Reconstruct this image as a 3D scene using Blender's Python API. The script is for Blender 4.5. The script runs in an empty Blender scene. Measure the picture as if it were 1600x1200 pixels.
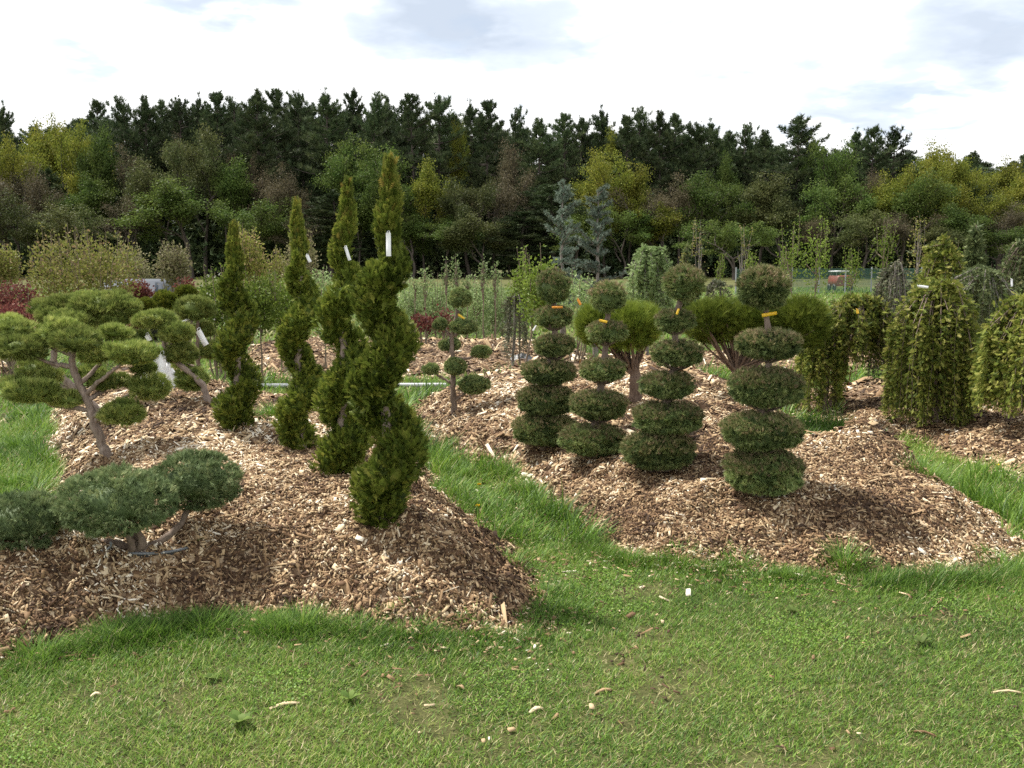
import bpy, math, random
import numpy as np
from mathutils import Vector
rng = np.random.default_rng(7); random.seed(7)
scn = bpy.context.scene; COL = scn.collection
F_PX = 1504.0; CAM_Z = 1.6; HOR = 415.0
PITCH = math.atan((600 - HOR) / F_PX)
cp, sp = math.cos(PITCH), math.sin(PITCH)

# ------------------------------------------------------------ placement helpers
def ray(px, py):
    u = (px - 800) / F_PX; v = -(py - 600) / F_PX
    return np.array([u, cp + v * sp, -sp + v * cp])
def at(px, py, Y):
    d = ray(px, py); return np.array([0, 0, CAM_Z]) + d * (Y / d[1])
def flat(px, py):
    d = ray(px, py); t = -CAM_Z / d[2]; return (d[0] * t, d[1] * t)
def S(px, Y):
    return px * Y / F_PX

# ------------------------------------------------------------ noise
def vn(x, y, s=0):
    x = np.asarray(x, float); y = np.asarray(y, float)
    xi = np.floor(x).astype(np.int64); yi = np.floor(y).astype(np.int64)
    fx = x - xi; fy = y - yi
    fx = fx * fx * (3 - 2 * fx); fy = fy * fy * (3 - 2 * fy)
    def h(a, b):
        k = (a * 374761393 + b * 668265263 + s * 1442695041) & 0xffffffff
        k = ((k ^ (k >> 13)) * 1274126177) & 0xffffffff
        k = ((k ^ (k >> 16)) * 2246822519) & 0xffffffff
        return ((k ^ (k >> 15)) & 0xffff) / 65535.0
    a = h(xi, yi); b = h(xi + 1, yi); c = h(xi, yi + 1); d = h(xi + 1, yi + 1)
    return (a + (b - a) * fx) * (1 - fy) + (c + (d - c) * fx) * fy
def fbm(x, y, s=0, o=3):
    t = 0; a = .5
    for i in range(o):
        t = t + a * (vn(x * 2 ** i, y * 2 ** i, s + i) - .5); a *= .5
    return t

# ------------------------------------------------------------ terrain
BED_L = [(-500,1150),(-200,1075),(0,1035),(130,1003),(240,978),(350,962),(480,970),(600,985),(700,990),(800,985),(838,950),(832,900),(800,862),(750,832),(700,792),(672,742),(650,700),(600,672),(500,662),(440,652),(400,640),(330,606),(250,590),(190,598),(110,622),(78,655),(74,690),(92,740),(64,800),(50,850),(0,875),(-200,930),(-500,1000)]
BED_R = [(640,640),(632,668),(680,712),(735,724),(800,748),(860,792),(920,832),(955,864),(1050,880),(1150,886),(1250,894),(1330,906),(1420,906),(1520,897),(1585,882),(1600,862),(1560,822),(1480,776),(1400,745),(1320,738),(1270,715),(1240,668),(1185,628),(1110,600),(1040,585),(960,582),(900,588),(820,600),(740,610),(680,622)]
BED_M = [(370,590),(420,594),(560,592),(700,592),(800,594),(880,588),(930,575),(930,556),(880,546),(760,545),(600,543),(450,540),(380,545)]
BED_W = [(1235,640),(1300,668),(1345,686),(1430,690),(1500,722),(1600,768),(1900,860),(2100,700),(1900,610),(1600,592),(1420,594),(1330,605),(1250,612)]
BED_B = [(960,575),(1110,582),(1250,588),(1420,582),(1640,580),(1900,585),(1900,560),(1500,556),(1200,552),(1000,556)]
BED_S = [(-200,700),(-60,640),(20,600),(60,580),(60,565),(-60,560),(-400,580)]
def P2(b): return np.array([flat(*p) for p in b])
BEDS = [(P2(BED_L), .42, .42), (P2(BED_R), .38, .46), (P2(BED_M), .30, .9), (P2(BED_W), .22, .5), (P2(BED_B), .16, .8), (P2(BED_S), .05, .8)]
def sdist(poly, x, y):
    n = len(poly); best = np.full(x.shape, 1e9); ins = np.zeros(x.shape, bool)
    for i in range(n):
        ax, ay = poly[i]; bx, by = poly[(i + 1) % n]
        ex, ey = bx - ax, by - ay
        t = np.clip(((x - ax) * ex + (y - ay) * ey) / (ex * ex + ey * ey + 1e-12), 0, 1)
        best = np.minimum(best, (x - ax - t * ex) ** 2 + (y - ay - t * ey) ** 2)
        c = ((ay > y) != (by > y)) & (x < (bx - ax) * (y - ay) / ((by - ay) if by != ay else 1e-12) + ax)
        ins ^= c
    d = np.sqrt(best); return np.where(ins, d, -d)
BUMPS = []   # (x, y, radius, height)
def base_z(x, y):
    return .005 * np.maximum(0, y - 15) + .03 * fbm(x * .8, y * .8, 40, 2)
def bed_h(k, x, y, full=False):
    poly, H, r = BEDS[k]
    sd = sdist(poly, x, y) + .16 * fbm(x * 3.1, y * 3.1, 60 + k, 3) + .22 * fbm(x * 9, y * 9, 160 + k, 3)
    h = np.where(sd > 0, H * (1 - np.exp(-(np.maximum(sd, 0) / r) ** 1.4)), sd * .25)
    inside = np.clip(sd / .35, 0, 1)
    h = h + inside * (.16 * fbm(x * 1.1, y * 1.1, 80 + k, 2) + .10 * fbm(x * 4.5, y * 4.5, 90 + k, 3) + .035 * fbm(x * 14, y * 14, 190 + k, 2))
    for bx, by, br, bh in BUMPS:
        h = h + inside * bh * np.exp(-((x - bx) ** 2 + (y - by) ** 2) / (br * br))
    return h
def mound(x, y):
    m = bed_h(0, x, y)
    for k in range(1, len(BEDS)): m = np.maximum(m, bed_h(k, x, y))
    return m
def gz(x, y):
    x = np.asarray(x, float); y = np.asarray(y, float)
    return base_z(x, y) + np.maximum(0, mound(x, y))
def hit(px, py):
    d = ray(px, py); t = np.linspace(2.5, 60, 5000) if d[2] < 0 else None
    X = d[0] * t; Y = d[1] * t; Z = CAM_Z + d[2] * t
    g = gz(X, Y); i = int(np.argmax(Z < g))
    return np.array([X[i], Y[i], g[i]])
def bump(px, py, r, h, z=.35):
    d = ray(px, py); t = (z - CAM_Z) / d[2]; BUMPS.append((d[0] * t, d[1] * t, r, h))
bump(1375, 705, .32, .20); bump(735, 690, .12, -.08, .25); bump(405, 700, .13, -.08, .35)
bump(1500, 800, .5, .04); bump(200, 860, .45, .07); bump(1090, 690, .5, .06)

# ------------------------------------------------------------ materials
def new_mat(name):
    m = bpy.data.materials.new(name); m.use_nodes = True
    nt = m.node_tree; nt.nodes.clear(); return m, nt, nt.nodes, nt.links
def ramp(nodes, cols, interp='LINEAR'):
    r = nodes.new('ShaderNodeValToRGB'); cr = r.color_ramp; cr.interpolation = interp
    n = len(cols)
    while len(cr.elements) < n: cr.elements.new(.5)
    for i, c in enumerate(cols):
        if len(c) == 4: p, c = c[0], c[1:]
        else: p = i / max(1, n - 1)
        cr.elements[i].position = p; cr.elements[i].color = (*c, 1)
    return r
def leaf_mat(name, cols, trans=.3, rough=.55, var=.25, spec=.14, patch=0):
    m, nt, N, Lk = new_mat(name)
    a = N.new('ShaderNodeAttribute'); a.attribute_name = 'rnd'
    r = ramp(N, cols); Lk.new(a.outputs['Fac'], r.inputs[0])
    oi = N.new('ShaderNodeObjectInfo')
    mr = N.new('ShaderNodeMapRange'); mr.inputs[3].default_value = 1 - var; mr.inputs[4].default_value = 1 + var
    Lk.new(oi.outputs['Random'], mr.inputs[0])
    hs = N.new('ShaderNodeHueSaturation'); Lk.new(r.outputs[0], hs.inputs['Color']); Lk.new(mr.outputs[0], hs.inputs['Value'])
    out_c = hs.outputs[0]
    if patch:
        tc = N.new('ShaderNodeTexCoord'); nz = N.new('ShaderNodeTexNoise'); nz.inputs['Scale'].default_value = patch; nz.inputs['Detail'].default_value = 2
        Lk.new(tc.outputs['Object'], nz.inputs['Vector'])
        m2 = N.new('ShaderNodeMapRange'); m2.inputs[1].default_value = .3; m2.inputs[2].default_value = .7; m2.inputs[3].default_value = .475; m2.inputs[4].default_value = .525
        Lk.new(nz.outputs[0], m2.inputs[0]); Lk.new(m2.outputs[0], hs.inputs['Hue'])
    b = N.new('ShaderNodeBsdfPrincipled'); b.inputs['Roughness'].default_value = rough; b.inputs['Specular IOR Level'].default_value = spec
    t = N.new('ShaderNodeBsdfTranslucent'); mx = N.new('ShaderNodeMixShader'); mx.inputs[0].default_value = trans
    Lk.new(out_c, b.inputs['Base Color']); Lk.new(out_c, t.inputs['Color'])
    Lk.new(b.outputs[0], mx.inputs[1]); Lk.new(t.outputs[0], mx.inputs[2])
    o = N.new('ShaderNodeOutputMaterial'); Lk.new(mx.outputs[0], o.inputs[0]); return m
def bark_mat(name, c1, c2, scale=30):
    m, nt, N, Lk = new_mat(name)
    tc = N.new('ShaderNodeTexCoord'); mp = N.new('ShaderNodeMapping'); mp.inputs['Scale'].default_value = (1, 1, .25)
    nz = N.new('ShaderNodeTexNoise'); nz.inputs['Scale'].default_value = scale; nz.inputs['Detail'].default_value = 6; nz.inputs['Roughness'].default_value = .7
    Lk.new(tc.outputs['Object'], mp.inputs[0]); Lk.new(mp.outputs[0], nz.inputs['Vector'])
    r = ramp(N, [(.3, *c1), (.68, *c2)]); Lk.new(nz.outputs[0], r.inputs[0])
    b = N.new('ShaderNodeBsdfPrincipled'); b.inputs['Roughness'].default_value = .85; b.inputs['Specular IOR Level'].default_value = .2
    bp = N.new('ShaderNodeBump'); bp.inputs['Strength'].default_value = .7; bp.inputs['Distance'].default_value = .01
    Lk.new(nz.outputs[0], bp.inputs['Height']); Lk.new(bp.outputs[0], b.inputs['Normal']); Lk.new(r.outputs[0], b.inputs['Base Color'])
    o = N.new('ShaderNodeOutputMaterial'); Lk.new(b.outputs[0], o.inputs[0]); return m
def plain_mat(name, c, rough=.5, metal=0, spec=.5, noise=0.15, scale=40):
    m, nt, N, Lk = new_mat(name)
    tc = N.new('ShaderNodeTexCoord'); nz = N.new('ShaderNodeTexNoise'); nz.inputs['Scale'].default_value = scale; nz.inputs['Detail'].default_value = 4
    Lk.new(tc.outputs['Object'], nz.inputs['Vector'])
    r = ramp(N, [(.3, *[v * (1 - noise) for v in c]), (.7, *[min(1, v * (1 + noise)) for v in c])]); Lk.new(nz.outputs[0], r.inputs[0])
    b = N.new('ShaderNodeBsdfPrincipled'); b.inputs['Roughness'].default_value = rough; b.inputs['Metallic'].default_value = metal; b.inputs['Specular IOR Level'].default_value = spec
    Lk.new(r.outputs[0], b.inputs['Base Color'])
    o = N.new('ShaderNodeOutputMaterial'); Lk.new(b.outputs[0], o.inputs[0]); return m

# ------------------------------------------------------------ mesh building
def mk(name, geo, mat, parent=None, smooth=False, origin=None):
    """geo: list of (V, F[, rnd]) ; F is (n,k)."""
    if isinstance(geo, tuple): geo = [geo]
    geo = [g for g in geo if len(g[0])]
    V = np.concatenate([g[0] for g in geo]).astype(np.float32)
    loops = []; tot = []; rn = []; off = 0
    for g in geo:
        f = np.asarray(g[1]); loops.append((f + off).ravel()); tot.append(np.full(len(f), f.shape[1])); off += len(g[0])
        rn.append(g[2] if len(g) > 2 and g[2] is not None else rng.random(len(f)))
    loops = np.concatenate(loops).astype(np.int32); tot = np.concatenate(tot).astype(np.int32); rn = np.concatenate(rn).astype(np.float32)
    if parent is not None: V = V - np.array(parent.location, np.float32)
    elif origin is not None: V = V - np.array(origin, np.float32)
    me = bpy.data.meshes.new(name)
    me.vertices.add(len(V)); me.vertices.foreach_set('co', V.ravel())
    me.loops.add(len(loops)); me.loops.foreach_set('vertex_index', loops)
    me.polygons.add(len(tot)); st = np.zeros(len(tot), np.int32); st[1:] = np.cumsum(tot)[:-1]
    me.polygons.foreach_set('loop_start', st); me.polygons.foreach_set('loop_total', tot)
    at_ = me.attributes.new('rnd', 'FLOAT', 'FACE'); at_.data.foreach_set('value', rn)
    me.update(calc_edges=True)
    if smooth: me.polygons.foreach_set('use_smooth', np.ones(len(tot), bool))
    me.materials.append(mat)
    o = bpy.data.objects.new(name, me); COL.objects.link(o)
    if parent is not None: o.parent = parent
    elif origin is not None: o.location = origin
    return o
def tag(o, label=None, cat=None, group=None, kind=None):
    if label: o['label'] = label
    if cat: o['category'] = cat
    if group: o['group'] = group
    if kind: o['kind'] = kind
    return o
def thing(name, label, cat, loc, group=None, rz=0):
    o = bpy.data.objects.new(name, None); COL.objects.link(o); o.location = tuple(float(v) for v in loc); o.rotation_euler[2] = rz
    o.empty_display_size = .1
    return tag(o, label, cat, group)
def nrm(a): return a / (np.linalg.norm(a, axis=-1, keepdims=True) + 1e-9)
def runit(n): return nrm(rng.normal(size=(n, 3)))
def perp(D):
    return nrm(np.cross(D, runit(len(D))))
def inst(T, P, D, L, W=None, N=None, rnd=None):
    tv, tf = T; n = len(P)
    if N is None: N = perp(D)
    N = nrm(N - (N * D).sum(1, keepdims=True) * D)
    Sd = np.cross(D, N)
    L = np.broadcast_to(np.asarray(L, float), (n,)); W = L if W is None else np.broadcast_to(np.asarray(W, float), (n,))
    V = P[:, None, :] + L[:, None, None] * (tv[None, :, 0, None] * D[:, None, :] + tv[None, :, 2, None] * N[:, None, :]) + (W[:, None] * tv[None, :, 1])[:, :, None] * Sd[:, None, :]
    Fc = tf[None] + (np.arange(n) * len(tv))[:, None, None]
    if rnd is None: rnd = rng.random(n)
    return V.reshape(-1, 3), Fc.reshape(-1, tf.shape[1]), np.repeat(np.clip(rnd, 0, 1), len(tf))
def tris(lst):
    v = []; f = []
    for t in lst: f.append([len(v), len(v) + 1, len(v) + 2]); v += t
    return np.array(v, float), np.array(f)
def needle(base, dirv, L, w):
    d = np.array(dirv, float); d /= np.linalg.norm(d); b = np.array(base, float)
    s = np.cross(d, [.3, .2, 1]); s /= np.linalg.norm(s) + 1e-9
    return [list(b - s * w / 2), list(b + s * w / 2), list(b + d * L)]
T_LEAF = (np.array([[0, 0, 0], [.5, .32, .06], [1, 0, 0], [.5, -.32, .06]], float), np.array([[0, 1, 2, 3]]))
def t_spray():
    l = [[[0, -.07, 0], [0, .07, 0], [1, 0, -.12]]]
    for i, x in enumerate((.12, .28, .44, .6)):
        for s in (1, -1):
            ln = .48 - .07 * i; a = math.radians(38)
            bx = x + (.06 if s < 0 else 0)
            l.append([[bx, 0, -.1 * bx], [bx + .20, s * .015, -.1 * bx], [bx + ln * math.cos(a), s * ln * math.sin(a), -.1 * bx + .05]])
    return tris(l)
def t_cone(n, ang, w, seed, spread=.25, lmin=.65):
    r = random.Random(seed); l = []
    for i in range(n):
        p = 2 * math.pi * (i + r.random() * .6) / n; a = math.radians(ang * (.35 + .65 * r.random()))
        d = (math.cos(a), math.sin(a) * math.cos(p), math.sin(a) * math.sin(p))
        l.append(needle((r.random() * spread, 0, 0), d, lmin + (1 - lmin) * r.random(), w))
    return tris(l)
T_SPRAY = t_spray(); T_SPRIG = t_cone(9, 75, .17, 1, .5, .45); T_TUFT = t_cone(9, 38, .045, 2, .15); T_JUN = t_cone(7, 42, .11, 3, .35, .5)
T_FAR = t_cone(6, 70, .30, 4, .2, .6); T_PINE = t_cone(8, 62, .14, 5, .25, .6); T_HEM = t_spray()
T_BLADE = (np.array([[0, -.5, 0], [0, .5, 0], [.5, .38, .09], [.5, -.38, .09], [1, 0, .36]], float), None)
def blades(P, D, N, L, W, rnd):
    tv = T_BLADE[0]; n = len(P); tf = np.array([[0, 1, 2], [0, 2, 3], [3, 2, 4]])
    return inst((tv, tf), P, D, L, W, N, rnd)
def tube(pts, rad, seg=7, cap=True):
    pts = np.array(pts, float); n = len(pts); rad = np.broadcast_to(np.asarray(rad, float), (n,))
    T = np.gradient(pts, axis=0); T = nrm(T)
    ref = np.array([0.31, .17, 1.0]) if abs(T[0][2]) < .8 else np.array([1.0, .2, 0])
    A = nrm(np.cross(T, ref)); B = np.cross(T, A)
    a = np.arange(seg) * 2 * math.pi / seg
    V = pts[:, None] + rad[:, None, None] * (np.cos(a)[None, :, None] * A[:, None] + np.sin(a)[None, :, None] * B[:, None])
    i = np.arange(n - 1)[:, None] * seg; j = np.arange(seg)[None]; k = (j + 1) % seg
    Fq = np.stack([i + j, i + k, i + seg + k, i + seg + j], -1).reshape(-1, 4)
    return V.reshape(-1, 3), Fq
def smooth_path(pts, n=6):
    p = np.array(pts, float)
    if len(p) < 3:
        t = np.linspace(0, 1, n * (len(p) - 1) + 1)[:, None]; return p[0] + (p[-1] - p[0]) * t
    q = np.concatenate([[2 * p[0] - p[1]], p, [2 * p[-1] - p[-2]]]); out = []
    for i in range(1, len(q) - 2):
        for t in np.linspace(0, 1, n, endpoint=False):
            a, b, c, d = q[i - 1], q[i], q[i + 1], q[i + 2]
            out.append(.5 * (2 * b + (c - a) * t + (2 * a - 5 * b + 4 * c - d) * t * t + (3 * b - a - 3 * c + d) * t ** 3))
    out.append(p[-1]); return np.array(out)
def limb(pts, r0, r1, seg=7, n=6, wob=0.0):
    q = smooth_path(pts, n); m = len(q)
    if wob: q[1:-1] += rng.normal(size=(m - 2, 3)) * wob
    return tube(q, np.linspace(r0, r1, m) * (1 + .08 * rng.normal(size=m) * (wob > 0)), seg)
def box(c, s, rz=0):
    x, y, z = [v / 2 for v in s]
    V = np.array([[i * x, j * y, k * z] for i in (-1, 1) for j in (-1, 1) for k in (-1, 1)], float)
    F = np.array([[0, 1, 3, 2], [4, 6, 7, 5], [0, 4, 5, 1], [2, 3, 7, 6], [0, 2, 6, 4], [1, 5, 7, 3]])
    ca, sa = math.cos(rz), math.sin(rz)
    V = np.stack([V[:, 0] * ca - V[:, 1] * sa, V[:, 0] * sa + V[:, 1] * ca, V[:, 2]], 1)
    return V + np.array(c, float), F
def ell(c, r, nu=20, nv=12, wob=.05):
    u = np.arange(nu) * 2 * math.pi / nu; v = np.linspace(-math.pi / 2 + .05, math.pi / 2 - .05, nv)
    U, W = np.meshgrid(u, v); d = np.stack([np.cos(W) * np.cos(U), np.cos(W) * np.sin(U), np.sin(W)], -1)
    V = np.array(c) + d * np.array(r) * (1 + wob * rng.normal(size=U.shape))[..., None]
    i = np.arange(nv - 1)[:, None] * nu; j = np.arange(nu)[None]; k = (j + 1) % nu
    Fq = np.stack([i + j, i + k, i + nu + k, i + nu + j], -1).reshape(-1, 4)
    return V.reshape(-1, 3), Fq

# ------------------------------------------------------------ foliage bodies
def lumps(U, seed, k=3.0):
    r = np.random.default_rng(seed); s = 0
    for i in range(5):
        a = nrm(r.normal(size=3)) * k * (1 + .5 * i); s = s + np.sin(U @ a + r.random() * 6.28) / (1 + .5 * i)
    return s / 2.6
def pad(c, r, n, T, L, up=.4, jit=.55, lump=.06, seed=1, under=.85, thick=.25, rndbias=0, sq=1.0, core=.68):
    """a clipped ball or cushion of foliage: sprigs over an ellipsoid, some of them deeper in"""
    c = np.array(c, float); r = np.array(r, float)
    U = runit(n)
    if sq != 1.0:   # squarer cushion
        U2 = np.sign(U) * np.abs(U) ** sq; Q = U2
    else: Q = U.copy()
    Q[:, 2] = np.where(Q[:, 2] < 0, Q[:, 2] * under, Q[:, 2])
    # sprigs sit in little bunches, some proud of the clipped face and some set back
    nb = max(8, int(n / 15)); area = 4 * math.pi * ((r[0] * r[1]) ** 1.6 / 3 + 2 * (r[0] * r[2]) ** 1.6 / 3) ** (1 / 1.6)
    cell = math.sqrt(area / nb) / r.mean(); ci = rng.integers(0, nb, n); U = nrm(U[:nb][ci] + rng.normal(size=(n, 3)) * cell * .42)
    Q = np.sign(U) * np.abs(U) ** sq; Q[:, 2] = np.where(Q[:, 2] < 0, Q[:, 2] * under, Q[:, 2])
    bd = rng.random(nb); bc = rng.random(nb)
    dep = 1.04 - thick * (bd ** 1.5)[ci] - .10 * rng.random(n) + .13 * (rng.random(n) < .025) * rng.random(n)
    k = (1 + lump * lumps(U, seed) + .5 * lump * lumps(U, seed + 50, 9)) * dep
    P = c + Q * r * k[:, None]
    nn = nrm(U / r * r.min())
    D = nrm(nn + jit * (rng.normal(size=(nb, 3))[ci] * .35 + rng.normal(size=(n, 3)) * .5) + np.array([0, 0, up]))
    Ls = L * (.7 + .6 * rng.random(n))
    g = [inst(T, P - D * (Ls * .4)[:, None], D, Ls, rnd=.45 * rng.random(n) + .55 * bc[ci] + rndbias)]
    if core: 
        cv, cf = ell(c, r * core); cv[:, 2] = np.where(cv[:, 2] < c[2], c[2] + (cv[:, 2] - c[2]) * under, cv[:, 2]); g.append((cv, cf, np.full(len(cf), .3)))
    return g

# ------------------------------------------------------------ palettes
M = {}
M['thuja'] = leaf_mat('arborvitae_leaf', [(.028,.045,.010), (.100,.145,.022), (.215,.265,.042), (.35,.35,.07)], .30)
M['thuja_tip'] = leaf_mat('arborvitae_bronze_tip', [(0.091,0.125,0.022), (0.156,0.175,0.036), (0.247,0.188,0.042)], .35)
M['spruce'] = leaf_mat('clipped_spruce_needles', [(.035,.055,.022), (.095,.138,.048), (.180,.235,.080), (.27,.31,.115), (.29,.265,.12)], .18)
M['sprucetip'] = leaf_mat('clipped_spruce_top', [(.09,.115,.04), (.17,.185,.07), (.24,.21,.10), (.28,.21,.13)], .18)
M['jun_blue'] = leaf_mat('blue_juniper_needles', [(.045,.070,.030), (.110,.155,.065), (.19,.24,.105), (.28,.30,.14)], .15)
M['jun_green'] = leaf_mat('green_juniper_needles', [(.060,.095,.024), (.17,.225,.052), (.31,.36,.095), (.42,.43,.15)], .25)
M['redpine'] = leaf_mat('umbrella_pine_needles', [(.060,.095,.014), (.14,.190,.024), (.24,.285,.045)], .25)
M['hemlock'] = leaf_mat('hemlock_needles', [(.045,.068,.014), (.13,.168,.030), (.24,.27,.050), (.34,.32,.09)], .3)
M['greyweep'] = leaf_mat('grey_weeping_twigs', [(0.076,0.090,0.050), (0.128,0.140,0.081), (0.162,0.144,0.090)], .15)
M['darkweep'] = leaf_mat('dark_weeping_needles', [(0.070,0.098,0.042), (0.119,0.154,0.063), (0.182,0.210,0.084)], .2)
M['bluecedar'] = leaf_mat('blue_cedar_needles', [(.09,.125,.09), (.15,.20,.15), (.23,.28,.22)], .1)
M['pine'] = leaf_mat('wood_pine_needles', [(.034,.056,.024), (.062,.092,.038), (.105,.135,.055)], .12, var=.3, patch=.12)
M['decid_y'] = leaf_mat('yellow_green_spring_leaves', [(.095,.120,.018), (.170,.195,.028), (.26,.26,.045)], .4, var=.2, patch=.2)
M['decid_g'] = leaf_mat('fresh_green_leaves', [(.045,.076,.017), (.080,.122,.026), (.130,.178,.042)], .4, var=.25, patch=.2)
M['decid_o'] = leaf_mat('olive_leaves', [(.050,.066,.022), (.086,.102,.034), (.125,.138,.050)], .35, var=.25, patch=.2)
M['decid_b'] = leaf_mat('brown_budding_leaves', [(.065,.060,.033), (.105,.090,.050), (.150,.122,.070)], .3, var=.2, patch=.2)
M['red'] = leaf_mat('red_maple_leaves', [(0.075,0.019,0.020), (0.135,0.042,0.036), (0.195,0.085,0.060)], .35)
M['olive_sh'] = leaf_mat('olive_shrub_leaves', [(.12,.14,.028), (.21,.235,.05), (.28,.275,.08), (.28,.19,.11)], .35)
M['pink_sh'] = leaf_mat('tawny_shrub_leaves', [(0.154,0.156,0.063), (0.231,0.228,0.105), (0.286,0.240,0.154)], .3)
M['pear'] = leaf_mat('pale_green_pear_leaves', [(.12,.18,.06), (.21,.29,.11), (.33,.41,.20)], .35)
M['bright'] = leaf_mat('bright_green_leaves', [(.08,.13,.02), (.14,.20,.032), (.20,.26,.05)], .4)
M['white_fl'] = leaf_mat('white_blossom', [(.6,.6,.52), (.78,.78,.72)], .3)
M['globe'] = leaf_mat('golden_globe_thuja', [(.06,.09,.012), (.12,.15,.018), (.2,.2,.03)], .3)
M['bark'] = bark_mat('grey_brown_bark', (.09,.065,.048), (.26,.20,.16))
M['bark_pale'] = bark_mat('pale_juniper_bark', (.13,.095,.075), (.36,.29,.24), 45)
M['bark_red'] = bark_mat('red_pine_bark', (.085,.055,.040), (.22,.155,.115), 60)
M['bark_far'] = bark_mat('wood_trunk_bark', (.04,.034,.028), (.11,.09,.075), 3)
M['bark_grey'] = bark_mat('birch_grey_bark', (.10,.09,.075), (.27,.24,.21), 12)
M['twig'] = bark_mat('twig_bark', (.12,.09,.06), (.25,.20,.15), 12)
M['white'] = plain_mat('white_tag_plastic', (.82,.83,.84), .45, noise=.04)
M['yellow'] = plain_mat('yellow_tag_plastic', (.80,.50,.03), .45, noise=.06)
M['orange'] = plain_mat('orange_tag_plastic', (.75,.30,.03), .45, noise=.06)
M['ink'] = plain_mat('tag_print', (.08,.07,.06), .6)
M['pot'] = plain_mat('black_pot_plastic', (.035,.036,.038), .45, noise=.4, scale=12)
M['potrim'] = plain_mat('scuffed_pot_rim', (.14,.15,.16), .5, noise=.35, scale=25)
M['pipe'] = plain_mat('white_pipe_plastic', (.55,.56,.56), .5, noise=.15)
M['sheet'] = plain_mat('white_sheeting', (.80,.81,.83), .5, noise=.06, scale=8)
# ------------------------------------------------------------ ground and beds
def ground_mat():
    m, nt, N, Lk = new_mat('meadow_ground')
    tc = N.new('ShaderNodeTexCoord')
    def noise(s, d=5, r=.6):
        n = N.new('ShaderNodeTexNoise'); n.inputs['Scale'].default_value = s; n.inputs['Detail'].default_value = d; n.inputs['Roughness'].default_value = r
        Lk.new(tc.outputs['Object'], n.inputs['Vector']); return n
    n1 = noise(.35); n2 = noise(9, 6, .75); n3 = noise(110, 4, .85)
    r1 = ramp(N, [(.34,.032,.034,.013), (.47,.075,.080,.028), (.56,.125,.125,.048), (.68,.23,.195,.11)])
    ad = N.new('ShaderNodeMath'); ad.operation = 'MULTIPLY_ADD'; ad.inputs[1].default_value = .45
    Lk.new(n2.outputs[0], ad.inputs[0])
    md = N.new('ShaderNodeMath'); md.operation = 'MULTIPLY_ADD'; md.inputs[1].default_value = .55; md.inputs[2].default_value = 0
    Lk.new(n3.outputs[0], md.inputs[0]); Lk.new(md.outputs[0], ad.inputs[2]); Lk.new(ad.outputs[0], r1.inputs[0])
    hs = N.new('ShaderNodeHueSaturation'); Lk.new(r1.outputs[0], hs.inputs['Color'])
    mr = N.new('ShaderNodeMapRange'); mr.inputs[1].default_value = .3; mr.inputs[2].default_value = .7; mr.inputs[3].default_value = .8; mr.inputs[4].default_value = 1.3
    Lk.new(n1.outputs[0], mr.inputs[0]); Lk.new(mr.outputs[0], hs.inputs['Value'])
    b = N.new('ShaderNodeBsdfPrincipled'); b.inputs['Roughness'].default_value = .9; b.inputs['Specular IOR Level'].default_value = .1
    bp = N.new('ShaderNodeBump'); bp.inputs['Strength'].default_value = .6; bp.inputs['Distance'].default_value = .03
    Lk.new(n3.outputs[0], bp.inputs['Height']); Lk.new(bp.outputs[0], b.inputs['Normal']); Lk.new(hs.outputs[0], b.inputs['Base Color'])
    o = N.new('ShaderNodeOutputMaterial'); Lk.new(b.outputs[0], o.inputs[0]); return m
def mulch_mat():
    m, nt, N, Lk = new_mat('wood_mulch')
    tc = N.new('ShaderNodeTexCoord'); nz = N.new('ShaderNodeTexNoise'); nz.inputs['Scale'].default_value = 14; nz.inputs['Detail'].default_value = 3
    Lk.new(tc.outputs['Object'], nz.inputs['Vector'])
    mv = N.new('ShaderNodeMix'); mv.data_type = 'VECTOR'; mv.inputs[0].default_value = .08
    Lk.new(tc.outputs['Object'], mv.inputs[4]); Lk.new(nz.outputs['Color'], mv.inputs[5])
    vo = N.new('ShaderNodeTexVoronoi'); vo.inputs['Scale'].default_value = 55
    Lk.new(mv.outputs[1], vo.inputs['Vector'])
    sx = N.new('ShaderNodeSeparateColor'); Lk.new(vo.outputs['Color'], sx.inputs[0])
    r = ramp(N, [(0,.045,.025,.015), (.35,.10,.060,.035), (.6,.18,.118,.07), (.8,.30,.21,.13), (1,.50,.39,.26)])
    Lk.new(sx.outputs[0], r.inputs[0])
    n1 = N.new('ShaderNodeTexNoise'); n1.inputs['Scale'].default_value = 1.3; n1.inputs['Detail'].default_value = 4; Lk.new(tc.outputs['Object'], n1.inputs['Vector'])
    mr = N.new('ShaderNodeMapRange'); mr.inputs[1].default_value = .35; mr.inputs[2].default_value = .65; mr.inputs[3].default_value = .6; mr.inputs[4].default_value = 1.15
    Lk.new(n1.outputs[0], mr.inputs[0]); hs = N.new('ShaderNodeHueSaturation'); Lk.new(r.outputs[0], hs.inputs['Color']); Lk.new(mr.outputs[0], hs.inputs['Value'])
    b = N.new('ShaderNodeBsdfPrincipled'); b.inputs['Roughness'].default_value = .9; b.inputs['Specular IOR Level'].default_value = .15
    bp = N.new('ShaderNodeBump'); bp.inputs['Strength'].default_value = .9; bp.inputs['Distance'].default_value = .02
    Lk.new(sx.outputs[1], bp.inputs['Height']); Lk.new(bp.outputs[0], b.inputs['Normal']); Lk.new(hs.outputs[0], b.inputs['Base Color'])
    o = N.new('ShaderNodeOutputMaterial'); Lk.new(b.outputs[0], o.inputs[0]); return m
M['ground'] = ground_mat(); M['mulch'] = mulch_mat()
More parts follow.
